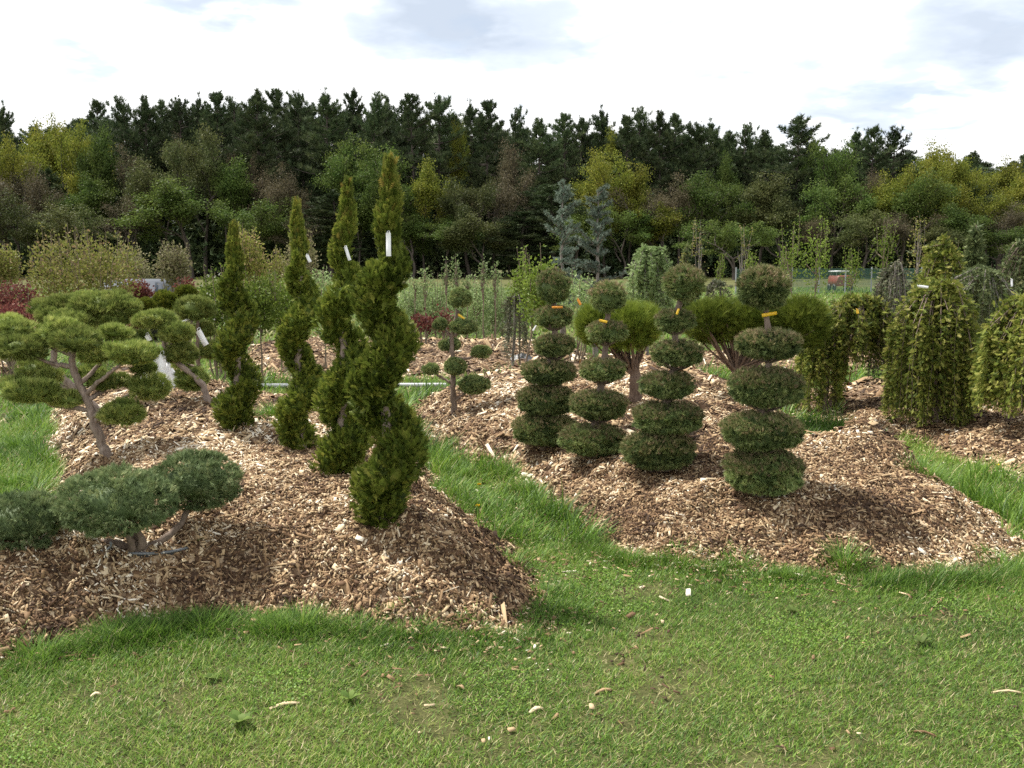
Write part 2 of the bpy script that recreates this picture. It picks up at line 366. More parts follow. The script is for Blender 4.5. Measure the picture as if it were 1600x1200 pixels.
M['chips'] = leaf_mat('wood_chip', [(0,.045,.025,.014), (.24,.13,.073,.037), (.48,.27,.172,.090), (.72,.46,.335,.190), (.89,.68,.56,.38), (1,.83,.76,.62)], 0, .75, 0, .25)
M['grass'] = leaf_mat('grass_blade', [(0,.045,.100,.014), (.3,.115,.225,.028), (.65,.215,.345,.048), (.86,.34,.39,.09), (.95,.42,.37,.17), (1,.55,.47,.28)], .35, .5, 0, .3)
def sheet(name, xs, ys, zf, mat, keep=None):
    X, Y = np.meshgrid(xs, ys); Z = zf(X.ravel(), Y.ravel()).reshape(X.shape)
    V = np.stack([X, Y, Z], -1).reshape(-1, 3); ny, nx = X.shape
    i = np.arange(ny - 1)[:, None] * nx; j = np.arange(nx - 1)[None]
    Fq = np.stack([i + j, i + j + 1, i + nx + j + 1, i + nx + j], -1).reshape(-1, 4)
    if keep is not None:
        k = keep(X.ravel(), Y.ravel()); Fq = Fq[k[Fq].any(1)]
        used = np.zeros(len(V), bool); used[Fq.ravel()] = True; mp = np.cumsum(used) - 1; V = V[used]; Fq = mp[Fq]
    return mk(name, (V, Fq), mat, smooth=True)
def spaced(a, b, n, p=2.2):
    t = np.linspace(-1, 1, n); return (np.sign(t) * np.abs(t) ** p) * (b - a) / 2 + (a + b) / 2
xs = spaced(-1500, 1500, 221, 3.4); ys = np.concatenate([np.linspace(-40, 0, 9), np.linspace(.2, 20, 140), np.linspace(20.5, 60, 60), 60 + (np.linspace(0, 1, 60)[1:] ** 2) * 2500])
tag(sheet('ground', xs, ys, base_z, M['ground']), kind='structure')
for k in range(len(BEDS)):
    pl = BEDS[k][0]; x0, y0 = pl.min(0) - .3; x1, y1 = pl.max(0) + .3
    res = .03 if k < 2 else .09
    if k == 3: res = .05
    X = np.arange(x0, x1, res); Yv = np.arange(y0, y1, res)
    o = sheet('mulch_bed', X, Yv, lambda x, y: base_z(x, y) + .004 + bed_h(k, x, y) + .012 * fbm(x * 25, y * 25, 7, 2), M['mulch'], lambda x, y: bed_h(k, x, y) > -.02)
    tag(o, kind='structure')

# chips of wood lying over the beds
def scatter(n, y0, y1, kx=.62, mx=.9):
    y = y0 + (y1 - y0) * rng.random(n * 2); w = kx * y + mx; wmax = kx * y1 + mx
    keep = rng.random(n * 2) < w / wmax; y = y[keep][:n]
    return (rng.random(len(y)) * 2 - 1) * (kx * y + mx), y
def normal_at(x, y, e=.03):
    z = gz(x, y); dx = (gz(x + e, y) - z) / e; dy = (gz(x, y + e) - z) / e
    return z, nrm(np.stack([-dx, -dy, np.ones_like(x)], 1))
def chips(x, y, size, wide, tilt=.5, bias=0):
    z, n = normal_at(x, y); m = len(x)
    n = nrm(n + tilt * rng.normal(size=(m, 3)) * .6)
    D = nrm(np.cross(n, runit(m))); Sd = np.cross(n, D)
    L = size * np.exp(rng.normal(size=m) * .6); W = np.minimum(L * .7, wide * np.exp(rng.normal(size=m) * .65)); H = .0035 + .25 * W * rng.random(m)
    C = np.stack([x, y, z + .002 + .020 * rng.random(m)], 1)
    tv = np.array([[-.5, -.4, -.5], [.5, -.5, -.5], [.45, .5, -.5], [-.5, .42, -.5], [-.45, -.35, .5], [.5, -.4, .5], [.4, .45, .5], [-.5, .35, .5]])
    V = C[:, None] + tv[None, :, 0, None] * (L[:, None] * D)[:, None] + tv[None, :, 1, None] * (W[:, None] * Sd)[:, None] + tv[None, :, 2, None] * (H[:, None] * n)[:, None]
    tf = np.array([[4, 5, 6, 7], [0, 1, 5, 4], [1, 2, 6, 5], [2, 3, 7, 6], [3, 0, 4, 7]])
    Fc = tf[None] + (np.arange(m) * 8)[:, None, None]
    pt = fbm(x * 1.6, y * 1.6, 21, 3) * .9 + fbm(x * 6, y * 6, 23, 2) * .6 - .02
    r = np.clip(rng.beta(1.35, 1.6, m) + pt + bias, 0, 1)
    return V.reshape(-1, 3), Fc.reshape(-1, 4), np.repeat(r, 5)
CH = []
for n, a, b, sz, wd in ((270000, 3.6, 6.4, .019, .0060), (130000, 6.4, 10.5, .032, .0105), (60000, 10.5, 22, .07, .028)):
    x, y = scatter(n, a, b); mh = mound(x, y)
    keep = (mh > -.004 + .02 * rng.random(len(x)) - .012) | (rng.random(len(x)) < .30 * np.exp(np.minimum(mh, 0) / .035))
    keep &= (mh > .0) | (rng.random(len(x)) < .6)
    CH.append((x[keep], y[keep], sz, wd))
tag(mk('wood_chips', [chips(*c) for c in CH], M['chips']), 'shredded tan and brown wood chips covering the planting mounds', 'wood chips', kind='stuff')
x, y = scatter(900, 3.7, 9); k = mound(x, y) > .0
tag(mk('wood_splinters', [chips(x[k], y[k], .085, .012, .3, .05)], M['chips']), 'long pale splinters and bark strips strewn over the mulch mounds', 'wood splinters', kind='stuff')

# grass
def lawn(x, y, mh, h0, w0, far=1.0):
    m = len(x); z = base_z(x, y)
    edge = np.exp(-np.abs(mh + .02) / .028)         # unmown fringe beside the beds
    fr = edge * np.clip(.5 + 2.2 * fbm(x * 1.3, y * 1.3, 33, 2), 0, 1.3)
    tall = h0 * (1 + 4.6 * fr + 1.2 * np.clip(fbm(x * 2.2, y * 2.2, 35, 3) - .04, 0, 1) * 3 * (y > 5.1))
    L = tall * (.55 + .75 * rng.random(m)); W = w0 * (.6 + .8 * rng.random(m))
    hd = rng.random(m) * 2 * np.pi
    lean = .2 + 1.1 * rng.random(m) ** 1.5
    flow = fbm(x * 3, y * 3, 51, 2) * 6
    D = nrm(np.stack([np.cos(hd) * lean + .25 * np.cos(flow), np.sin(hd) * lean + .25 * np.sin(flow), np.ones(m)], 1))
    N = nrm(np.cross(D, np.cross(np.stack([np.cos(hd), np.sin(hd), -.6 + 0 * hd], 1), D)))
    base = rng.beta(1.5, 1.7, m) * .86 + fbm(x * 1.1, y * 1.1, 37, 4) * .75 - .28 * fr
    dry = rng.random(m) < (.035 + .06 * np.clip((4.4 - y), 0, 1))
    r = np.where(dry, .93 + .07 * rng.random(m), np.clip(base, 0, .92))
    return blades(np.stack([x, y, z - .004], 1), D, N, L, W, r)
GR = []
WORN = [(hit(px, py)[:2], r, a) for px, py, r, a in ((985,925,.14,.5),(930,955,.10,.4),(865,985,.10,.35),(1020,990,.12,.4),(960,1040,.07,.3),(880,905,.08,.35),(1040,1090,.10,.25),(700,1150,.16,.2),(1500,1130,.25,.22),(250,1120,.12,.15),(1150,1180,.2,.2))]
def worn(x, y):
    v = 0
    for c, r, a in WORN: v = v + a * np.exp(-((x - c[0]) ** 2 + (y - c[1]) ** 2) / (r * r))
    return v * (.6 + .8 * vn(x * 14, y * 14, 91))
for n, a, b, h0, w0 in ((460000, 2.5, 5.4, .030, .0034), (190000, 5.4, 9.5, .06, .007), (90000, 9.5, 18, .09, .014), (90000, 18, 60, .14, .035)):
    x, y = scatter(n, a, b, .62, .8 if a < 10 else 2); mh = mound(x, y)
    bare = fbm(x * 2.6, y * 2.6, 71, 3) + .05 * np.clip(4.6 - y, 0, 1) + worn(x, y)
    cl = vn(x * 28, y * 28, 75)                       # clumping
    keep = (mh < .006 * rng.random(len(x))) & (rng.random(len(x)) > np.clip((bare - .16) * 6, 0, .93)) & (rng.random(len(x)) < .45 + .75 * cl)
    keep |= (mh < .07) & (rng.random(len(x)) < .10 * (vn(x * 9, y * 9, 5) > .5))
    x, y, mh = x[keep], y[keep], mh[keep]; GR.append(lawn(x, y, mh, h0, w0))
x, y = scatter(120000, 2.7, 6.5); mh = mound(x, y); k = (mh < 0) & (vn(x * 2.3, y * 2.3, 88) + .4 * vn(x * 9, y * 9, 89) > .86) ; x, y = x[k], y[k]; m = len(x)
GR.append(inst(T_LEAF, np.stack([x, y, base_z(x, y) + .008 + .022 * rng.random(m)], 1), nrm(rng.normal(size=(m, 3)) * np.array([1, 1, .25])), .011, .013, nrm(rng.normal(size=(m, 3)) * .35 + np.array([0, 0, 1.0])), .25 + .4 * rng.random(m)))   # clover
x, y = scatter(60000, 2.7, 6.2); mh = mound(x, y); k = (mh < 0) & (rng.random(len(x)) < .25 + 1.2 * np.clip(worn(x, y) + fbm(x * 2.6, y * 2.6, 71, 3), 0, .6)); x, y = x[k], y[k]; m = len(x); hd = rng.random(m) * 6.28
GR.append(blades(np.stack([x, y, base_z(x, y) + .002 + .012 * rng.random(m)], 1), nrm(np.stack([np.cos(hd), np.sin(hd), .10 + .2 * rng.random(m)], 1)), np.tile([0, 0, 1.0], (m, 1)), .028 * (.5 + rng.random(m)), .0028, np.where(rng.random(m) < .6, .80 + .2 * rng.random(m), rng.random(m) * .3)))   # thatch
for px, py, r, L in ((470,985,.13,.13),(430,990,.10,.10),(180,1005,.14,.13),(230,1000,.12,.12),(60,1030,.13,.11),(320,985,.12,.11),(560,985,.10,.08),(640,990,.16,.08),(740,990,.12,.07),(1320,888,.08,.17),(1345,900,.10,.10),(820,772,.07,.15),(785,745,.08,.15),(1150,885,.12,.09),(1060,880,.12,.09),(930,850,.10,.10),(870,800,.1,.1),(1480,905,.12,.09),(1560,885,.12,.09),(720,745,.1,.14),(650,705,.1,.14),(30,700,.15,.16),(20,760,.12,.16),(45,650,.15,.16),(800,880,.08,.09),(985,880,.1,.1),(1400,910,.1,.08),(850,930,.08,.08),(700,700,.1,.12),(430,650,.15,.15),(1230,905,.1,.08),(1450,745,.15,.14),(1530,790,.15,.14)):
    b = hit(px, py); m = int(4200 * r); x = b[0] + rng.normal(size=m) * r * .6; y = b[1] + rng.normal(size=m) * r * .45; q = np.hypot(x - b[0], y - b[1]) / r; hd = np.arctan2(y - b[1], x - b[0]) + rng.normal(size=m) * .9
    ln = .25 + .5 * q * rng.random(m) + .3 * rng.random(m); D = nrm(np.stack([np.cos(hd) * ln, np.sin(hd) * ln, np.ones(m)], 1)); Nn = np.stack([np.cos(hd), np.sin(hd), -.5 + 0 * hd], 1)
    GR.append(blades(np.stack([x, y, gz(x, y) - .004], 1), D, Nn, L * (.4 + .8 * rng.random(m)) * np.clip(1.2 - .45 * q, .3, 1.2), .0038 * (.7 + .7 * rng.random(m)), np.clip(rng.beta(1.4, 2.2, m) * .8, 0, .9)))
tag(mk('grass', GR, M['grass']), 'green mown lawn with longer unmown blades beside the mulch mounds', 'grass', kind='stuff')
x, y = scatter(6500, 3, 6); mh = mound(x, y); bare = fbm(x * 2.6, y * 2.6, 71, 3) + worn(x, y)
k = (mh < 0) & (rng.random(len(x)) < np.clip((bare - .12) * 3, .012, 1))
tag(mk('stray_chips', [chips(x[k], y[k], .019, .008, .35, -.12)], M['chips']), 'stray wood chips in the thin and bare spots of the lawn', 'wood chips', kind='stuff')
# ------------------------------------------------------------ spiral arborvitae
def spiral(px, py, top, hb, cross, name_label, n=11000):
    b = hit(px[0], py); Y = b[1]; H = at(px[1], top, Y)[2] - b[2]; k = S(1, Y)
    xt = at(px[1], top, Y)[0]
    root = thing('spiral_arborvitae', name_label, 'topiary tree', b, 'spiral clipped arborvitae in the left mulch bed')
    def axis(t): return np.stack([b[0] + (xt - b[0]) * t + .012 * np.sin(t * 9 + hb), Y + .01 * np.cos(t * 7), b[2] + H * t], -1)
    ts = np.linspace(0, .93, 26)
    mk('trunk', tube(axis(ts) + rng.normal(size=(26, 3)) * .003, np.linspace(.034, .007, 26), 9), M['bark_pale'], root, True)
    hw = hb * k   # full half width at the bottom
    def prof(t):
        w = hw * np.interp(t, [0, .06, .14, .28, .45, .66, .74, .82, .90, 1], [.62, .92, 1.0, .92, .84, .78, .42, .37, .26, .05])
        Rr = w * np.interp(t, [0, .05, .12, .7, .85, 1], [.10, .24, .43, .38, .14, .0]); return w * 1.04, Rr, w * 1.04 - Rr
    def theta(t): return 1.5 * np.pi + 2 * np.pi * np.interp(t, [-.05] + cross + [1.3], [-.75] + list(range(len(cross))) + [len(cross) + 1])
    def centre(t):
        w, Rr, r = prof(t); c = axis(t); th = theta(t)
        return c + np.stack([Rr * np.cos(th), Rr * np.sin(th), 0 * t], -1), r
    t = rng.random(n * 2); w_, R_, r_ = prof(t); kp = rng.random(n * 2) < (.25 + .75 * r_ / r_.max()); t = t[kp][:n]; n = len(t)
    t = .015 + t * .985
    C, r = centre(t); U = runit(n)
    nb = n // 9; ci = rng.integers(0, nb, n); t = t[:nb][ci] + rng.normal(size=n) * .006; t = np.clip(t, .01, .995); C, r = centre(t)
    U = nrm(U[:nb][ci] + rng.normal(size=(n, 3)) * .16); bd = rng.random(nb)[ci]; bcol = rng.random(nb)[ci]
    lump = 1 + .22 * fbm(U[:, 0] * 2 + t * 22, U[:, 1] * 2 + U[:, 2] * 2, 5, 2)
    dep = (1.06 - .42 * bd ** 1.3 - .12 * rng.random(n)) * lump
    vert = np.interp(t, [0, .1, .7, 1], [1.0, 1.12, 1.25, 1.6])
    P = C + U * np.stack([r * dep, r * dep, r * dep * vert], 1)
    P[:, 2] = np.maximum(P[:, 2], b[2] - .01)
    D = nrm(U * np.array([1, 1, .6]) + .42 * rng.normal(size=(n, 3)) + np.array([0, 0, .75]) + np.clip(t - .75, 0, 1)[:, None] * np.array([0, 0, 5.0]))
    # sprays stand on edge: their flat side faces sideways
    N = nrm(np.cross(D, nrm(np.cross(U, [0, 0, 1]) + .8 * rng.normal(size=(n, 3)))))
    L = .043 * (.65 + .8 * rng.random(n)) * np.where(t > .8, .95, 1)
    g = [inst(T_SPRAY, P - D * (L * .35)[:, None], D, L, L * 1.05, N, (.5 * rng.random(n) + .5 * bcol) + np.clip(t - .72, 0, 1) * 1.6 * rng.random(n))]
    tt = np.linspace(.02, .97, 90); C2, r2 = centre(tt)
    g.append(tube(C2, r2 * .6, 10))
    fo = mk('foliage', g, M['thuja'], root)
    m = 130; t2 = .80 + .19 * rng.random(m); C3, r3 = centre(t2); U3 = runit(m); D3 = nrm(U3 * .5 + np.array([0, 0, 1.4]) + .2 * rng.normal(size=(m, 3)))
    mk('leading_shoots', inst(T_SPRAY, C3 + U3 * r3[:, None] * .6, D3, .06 * (.6 + .7 * rng.random(m))), M['thuja_tip'], root)
    return root, axis, prof
PI = math.pi
s1 = spiral((374, 366), 668, 350, 41, [.13, .46, .75, .95], 'shortest dark green spiral arborvitae, farthest back beside the cloud-pruned junipers', 9000)
s2 = spiral((470, 466), 706, 318, 40, [.2, .53, .79, .95], 'slim spiral arborvitae second from the left, with a small pale tag near its top', 10000)
s3 = spiral((532, 540), 742, 285, 49, [.07, .33, .60, .82], 'spiral arborvitae just left of the tallest one, with a twisted white tag on it', 12000)
s4 = spiral((600, 606), 814, 250, 63, [.13, .44, .68, .86], 'tallest and nearest spiral arborvitae with a long white tag and a bronze tip', 17000)

# ------------------------------------------------------------ tags
def tagcard(px, py, Y, w, h, mat, label, rot=0, tilt=0, name='plant_tag', lines=3, horizontal=False):
    c = at(px, py, Y); w = S(w, Y); h = S(h, Y)
    root = thing(name, label, 'plant tag', c, None)
    n = 9; t = np.linspace(-.5, .5, n); pts = []
    for i in t:
        for s in (-.5, .5):
            x = s * w; z = i * h; yv = .06 * h * math.sin(i * 4)
            xr = x * math.cos(tilt) - z * math.sin(tilt); zr = x * math.sin(tilt) + z * math.cos(tilt)
            pts.append([xr * math.cos(rot), xr * math.sin(rot) + yv, zr])
    V = np.array(pts); V = np.concatenate([V, V + np.array([0, .0012, 0])]) + c
    F = [[2 * i, 2 * i + 1, 2 * i + 3, 2 * i + 2] for i in range(n - 1)]
    F += [[2 * n + 2 * i, 2 * n + 2 * i + 2, 2 * n + 2 * i + 3, 2 * n + 2 * i + 1] for i in range(n - 1)]
    F += [[2 * i, 2 * i + 2, 2 * n + 2 * i + 2, 2 * n + 2 * i] for i in range(n - 1)] + [[2 * i + 1, 2 * n + 2 * i + 1, 2 * n + 2 * i + 3, 2 * i + 3] for i in range(n - 1)]
    mk('card', (V, np.array(F)), mat, root)
    top = c + np.array([-math.sin(tilt) * h / 2 * math.cos(rot), 0, math.cos(tilt) * h / 2])
    ax = c + np.array([0, .06, h * .6])
    a = np.linspace(0, 2 * PI, 12); w = w * .55
    loop = np.stack([top[0] + w * .45 * np.sin(a), top[1] + .012 * (1 - np.cos(a)) + 0 * a, top[2] - .003 + w * .5 * (1 - np.cos(a))], 1)
    mk('tie', [tube(loop, w * .09, 5)], mat, root, True)
    return root
def yof(s): return s[0].location[1]
tagcard(607, 382, yof(s4) - S(30, yof(s4)), 7.5, 36, M['white'], 'long white tag hanging straight on the tallest spiral arborvitae', 0, .02)
tagcard(543, 396, yof(s3) - S(32, yof(s3)), 5, 22, M['white'], 'narrow twisted white tag on the spiral next to the tallest one', .4, .32)
tagcard(482, 404, yof(s2) - S(24, yof(s2)), 5, 12, M['white'], 'tiny pale tag half hidden near the top of the slim spiral', .3, .45)

# ------------------------------------------------------------ tiered spruces
def tiered(label, base, pads_px, nd, seed, zk=1.0):
    b = hit(*base); Y = b[1]
    root = thing('tiered_spruce', label, 'topiary tree', b, 'tiered pom-pom spruces in the right mulch bed'); nd = nd * .75
    pts = [b + np.array([0, .0, -.02])]
    for (x, y, hw, hh) in reversed(pads_px): pts.append(at(x, y, Y))
    mk('trunk', limb(pts, S(8, Y), S(4, Y), 9, 6, .003), M['bark'], root, True)
    for i, (x, y, hw, hh) in enumerate(pads_px):
        c = at(x, y, Y); rx = S(hw, Y); rz = S(hh, Y) * (1 if i == 0 else .86); L = .031
        ball = i == 0
        area = rx * (rx + 1.3 * rz) * 2
        n = int(nd * area / .1)
        ps = np.array([rx * .97, rx * (.95 if ball else .93), rz * .97])
        g = pad(c, ps, n, T_SPRIG, L, up=.35, jit=.8, lump=.09 if ball else .09, seed=seed * 10 + i, under=.85, thick=.3, sq=1.0 if ball else .86, core=.74)
        po = mk('foliage_pad', g, M['spruce'], root)
        # new growth on the pad's top
        m = int(n * .12); U = runit(m); U[:, 2] = np.abs(U[:, 2]) * 1.1 + .15; U = nrm(U)
        q = np.sign(U) * np.abs(U) ** (1.0 if ball else .86)
        P = c + q * ps * (.97 + .09 * rng.random(m))[:, None]; D = nrm(U + np.array([0, 0, .9]) + .3 * rng.normal(size=(m, 3)))
        mk('new_growth', inst(T_SPRIG, P, D, L * (.6 + .6 * rng.random(m))), M['sprucetip'], po if False else root)
        if i:  # forked limbs under the pad
            tw = []
            for a in np.linspace(0, 2 * PI, 7)[:-1] + rng.random() * 2:
                lo = c + np.array([0, 0, -rz * 1.15]); e = c + np.array([math.cos(a) * rx * .7, math.sin(a) * rx * .7, -rz * .55])
                tw.append(limb([lo, (lo + e) / 2 + np.array([0, 0, -.01]), e], S(2.6, Y), S(1.2, Y), 5, 3))
            mk('branches', tw, M['bark'], root, True)
    return root
tA = tiered('tiered spruce with six cushions, leftmost and farthest of the four close-set ones', (848, 700), [(865,450,27,27),(866,497,29,19),(866,542,32,20),(857,583,43,21),(853,627,47,26),(851,672,51,27)], 3400, 1)
tB = tiered('five-tier spruce second from the left, standing in front of the left umbrella pine', (928, 716), [(949,467,28,25),(948,520,30,19),(942,580,36,20),(935,635,46,26),(926,689,52,28)], 3400, 2)
tC = tiered('six-tier spruce leaning to the right, between the left umbrella pine and the nearest tiered spruce', (1032, 738), [(1069,447,32,29),(1055,503,30,19),(1058,555,40,23),(1043,603,42,23),(1043,655,55,27),(1028,706,57,34)], 3800, 3)
tD = tiered('nearest and largest tiered spruce with a yellow tag under its round top ball', (1195, 778), [(1193,453,40,34),(1202,540,48,26),(1197,608,57,36),(1190,677,62,34),(1192,739,62,40)], 4600, 4)
tagcard(1202, 491, tD.location[1] - .03, 5.5, 24, M['yellow'], 'bright yellow tag under the top ball of the nearest tiered spruce', 0, -1.42)
tagcard(1059, 487, tC.location[1] - .12, 3.5, 9, M['yellow'], 'small yellow tag below the top ball of the right-leaning tiered spruce', .2, -.4)
tagcard(943, 502, tB.location[1] - .17, 4, 12, M['yellow'], 'small yellow tag on the second pad of the five-tier spruce', .1, 1.35)
tagcard(871, 480, tA.location[1] - .15, 3.5, 16, M['orange'], 'orange-yellow tag under the top ball of the farthest tiered spruce', 0, 1.6)

# branchy pom-pom spruce
def pompom(name, label, cat, base, trunk, pads, limbs, mat, bark, T, L, nd, group=None, r0=6, up=.35, seed=50, jit=.7, Y=None, thick=.25, sq=.95, lump=.09):
    b = hit(*base) if Y is None else None
    if Y is not None:
        b = at(base[0], base[1], Y)
    Y = b[1]; root = thing(name, label, cat, b, group)
    tp = [b - np.array([0, 0, .02])] + [at(x, y, Y + dy) for x, y, dy in trunk]
    mk('trunk', limb(tp, S(r0, Y), S(r0 * .55, Y), 9, 6, .003), bark, root, True)
    for l in limbs: mk('branch', limb([at(x, y, Y + dy) for x, y, dy in l], S(r0 * .55, Y), S(r0 * .25, Y), 7, 6, .0025), bark, root, True)
    for i, p in enumerate(pads):
        x, y, hw, hh = p[:4]; dy = p[4] if len(p) > 4 else 0
        c = at(x, y, Y + dy); rx = S(hw, Y); rz = S(hh, Y) * (1.08 if name == 'cloud_juniper' else 1); rx *= 1.0; n = int(nd * rx * (rx + 1.3 * rz) * 20)
        g = pad(c, (rx * .96, rx * .92, rz * .95), n, T, L, up=up, jit=jit, lump=lump, seed=seed + i, under=.8, thick=thick, sq=sq)
        mk('foliage_pad', g, mat, root)
    return root
pompom('pompom_spruce', 'small open-branched pom-pom spruce with eight little balls on a bare stem', 'topiary tree', (710, 646),
       [(708, 600, 0), (708, 560, 0), (706, 525, 0), (716, 485, 0)],
       [(718,467,20,18),(687,507,12,11),(725,511,25,13,-.05),(703,539,19,12,.1),(752,551,17,12,.05),(673,577,14,10),(711,574,18,16,-.05),(742,602,26,17,-.06)],
       [[(707,530,0),(697,518,0),(688,510,0)],[(708,525,0),(718,520,-.03),(725,512,-.05)],[(709,560,0),(730,560,.02),(750,553,.05)],[(709,600,0),(690,590,0),(675,580,0)],[(709,628,0),(722,618,-.03),(738,606,-.06)]],
       M['spruce'], M['bark'], T_SPRIG, .024, 3200, None, 5, seed=120)
yp = hit(710, 646)[1]
tagcard(721, 495, yp - .08, 3.5, 12, M['yellow'], 'little yellow tag on the small pom-pom spruce', .1, .95)

# ------------------------------------------------------------ cloud-pruned junipers
pompom('cloud_juniper', 'cloud-pruned juniper with a bent bare trunk, nearest of the upright junipers at the left', 'topiary tree', (170, 716),
       [(158, 690, 0), (146, 660, 0), (136, 625, 0), (120, 592, 0), (113, 566, 0), (117, 545, 0)],
       [(30,517,34,17,.1),(36,546,40,20,-.05),(120,532,38,20,-.1),(150,552,28,18,-.05),(205,552,40,20,-.1),(50,612,44,19,-.1),(104,624,28,13,0),(170,597,34,14,.1),(234,606,33,22,.05),(192,645,32,22,-.12),(180,519,26,13,.1),(12,505,24,14,.15),(75,530,24,15,.05),(140,585,24,14,.12),(80,590,22,13,.15),(20,600,20,13,.05),(225,575,20,13,.12),(95,515,26,17,-.05)],
       [[(136,615,0),(150,600,-.03),(170,585,-.06),(200,560,-.1)],[(113,572,0),(92,570,0),(68,563,-.03),(42,550,-.05)],[(114,556,0),(98,548,.02),(84,545,.04),(50,525,.08)],[(136,640,0),(110,637,-.02),(82,633,-.04),(60,620,-.1)],[(146,660,0),(165,640,0),(200,618,.03),(228,608,.05)],[(144,652,0),(158,645,-.04),(185,645,-.1)],[(118,548,0),(120,540,-.05)],[(125,600,0),(150,575,.05),(178,528,.1)],[(137,625,0),(160,612,.06),(170,600,.1)]],
       M['jun_green'], M['bark_pale'], T_JUN, .042, 1500, 'cloud-pruned junipers on the left', 8, up=.7, seed=200, jit=.6, lump=.17)
pompom('cloud_juniper', 'tall cloud-pruned juniper standing directly behind the bent-trunk juniper', 'topiary tree', (163, 652),
       [(150, 640, 0), (122, 612, 0), (98, 590, 0), (84, 566, 0), (88, 540, 0), (110, 520, 0)],
       [(88,492,30,24),(160,480,52,23,.05),(112,505,42,20,-.15),(206,482,18,14),(57,578,30,17),(212,528,22,13),(100,478,34,18,.1),(185,468,24,14,.1),(135,470,28,16,.15),(60,480,16,12,.1),(175,500,26,14,-.05)],
       [[(86,555,0),(84,530,0),(86,505,0)],[(110,520,0),(140,505,0),(158,490,.05)],[(122,612,0),(90,600,0),(62,585,0)],[(120,518,0),(170,520,0),(208,530,0)],[(140,505,0),(180,500,0),(205,490,0)]],
       M['jun_green'], M['bark_pale'], T_JUN, .044, 1350, 'cloud-pruned junipers on the left', 7, up=.7, seed=230, jit=.6, lump=.17)
pompom('cloud_juniper', 'juniper with an arching bare stem, right of the white sheeting', 'topiary tree', (326, 632),
       [(318, 605, 0), (300, 585, 0), (278, 568, 0), (260, 548, 0), (254, 525, 0)],
       [(244,500,35,15),(275,520,28,16,-.05),(280,552,30,17,.05),(298,592,29,19,.1)],
       [[(260,548,0),(268,538,0),(275,527,-.05)],[(300,585,0),(302,590,.05),(298,595,.1)],[(278,568,0),(282,560,.03)]],
       M['jun_green'], M['bark_pale'], T_JUN, .044, 1300, 'cloud-pruned junipers on the left', 5.5, up=.7, seed=260, jit=.6, lump=.12)
pompom('cloud_juniper', 'juniper with a straight stem and hanging grey labels, beside the shortest spiral', 'topiary tree', (312, 610),
       [(311, 580, 0), (309, 545, 0), (309, 500, 0)],
       [(305,484,31,20),(330,548,20,16,.05),(285,566,18,12,.1),(318,515,20,12,.1)],
       [[(311,560,0),(325,552,.02)],[(311,575,0),(290,568,.05)]],
       M['jun_green'], M['bark'], T_JUN, .045, 1250, 'cloud-pruned junipers on the left', 4.5, up=.7, seed=290, jit=.6, lump=.12)
yj = hit(312, 610)[1]
tagcard(316, 528, yj - .15, 9, 26, M['white'], 'grey-white wide tag dangling from the straight-stemmed juniper', .5, .5)
tagcard(254, 566, hit(326, 632)[1] - .1, 11, 24, M['white'], 'white photo tag hanging at the arching-stem juniper', .1, .05)
tagcard(232, 528, hit(326, 632)[1], 8, 10, M['white'], 'small white tag between the pads left of the arching juniper', .2, .5)
tagcard(289, 501, yj - .1, 3, 14, M['white'], 'thin white strap tag above the arching juniper', .2, -1.2)

# low juniper in its pot
b0 = hit(215, 868); Y0 = b0[1]
root = thing('potted_juniper', 'low blue-green juniper clipped into three wide mounds in a sunken pot', 'topiary shrub', b0, None)
cen = at(215, 862, Y0)
for i, (x, y, hw, hh, dy) in enumerate([(28,815,82,50,-.10),(182,783,97,54,-.12),(308,752,82,53,.22)]):
    c = at(x, y, Y0 + dy); rx = S(hw, Y0); rz = S(hh, Y0); n = int(2500 * rx * (rx + 1.3 * rz) * 20)
    g = pad(c, (rx * .93, rx * .82, rz * .95), n, T_JUN, .027, up=.45, jit=.9, lump=.08, seed=330 + i, under=.95, thick=.24, sq=1.0, core=.64)
    mk('foliage_pad', g, M['jun_blue'], root)
mk('trunk', limb([cen - np.array([0, 0, .06]), cen + np.array([.0, 0, .02]), cen + np.array([-.02, 0, .09])], .03, .02, 9, 4), M['bark'], root, True)
for l in ([(208,858,0),(170,848,-.02),(110,845,-.04),(40,825,-.1)],[(222,862,0),(250,845,.05),(283,818,.12),(300,775,.2)],[(215,862,0),(222,845,-.03),(200,800,-.1)],[(205,862,0),(205,850,-.05),(192,815,-.1)]):
    mk('branch', limb([at(x, y, Y0 + dy) for x, y, dy in l], .022, .012, 8, 6, .002), M['bark'], root, True)
pr = thing('plant_pot', 'dark grey plastic pot rim sunk in mulch under the low juniper', 'plant pot', b0, None)
a = np.linspace(0, 2 * PI, 49); R = S(86, Y0)
cz = float(gz(b0[0], b0[1] - .15 * R)) + .025
ring = lambda r, z: np.stack([b0[0] - .0 + r * np.cos(a), b0[1] + .85 * R + r * np.sin(a), z + .008 * np.sin(a * 2)], 1)
mk('rim', tube(ring(R, cz), .007, 7), M['potrim'], pr, True)
V1 = ring(R - .004, cz); V2 = ring(R * .95, cz - .07); m = len(a); V = np.concatenate([V1, V2]); F = np.array([[i, i + 1, m + i + 1, m + i] for i in range(m - 1)])
mk('pot_wall', (V, F), M['pot'], pr, True)
hc = at(150, 850, Y0 - .12); th = np.linspace(PI * .95, PI * 2.1, 16)
mk('handle', tube(np.stack([hc[0] + .07 * np.cos(th), hc[1] + .0 * th, hc[2] + .035 * np.sin(th)], 1), .006, 6), M['potrim'], pr, True)

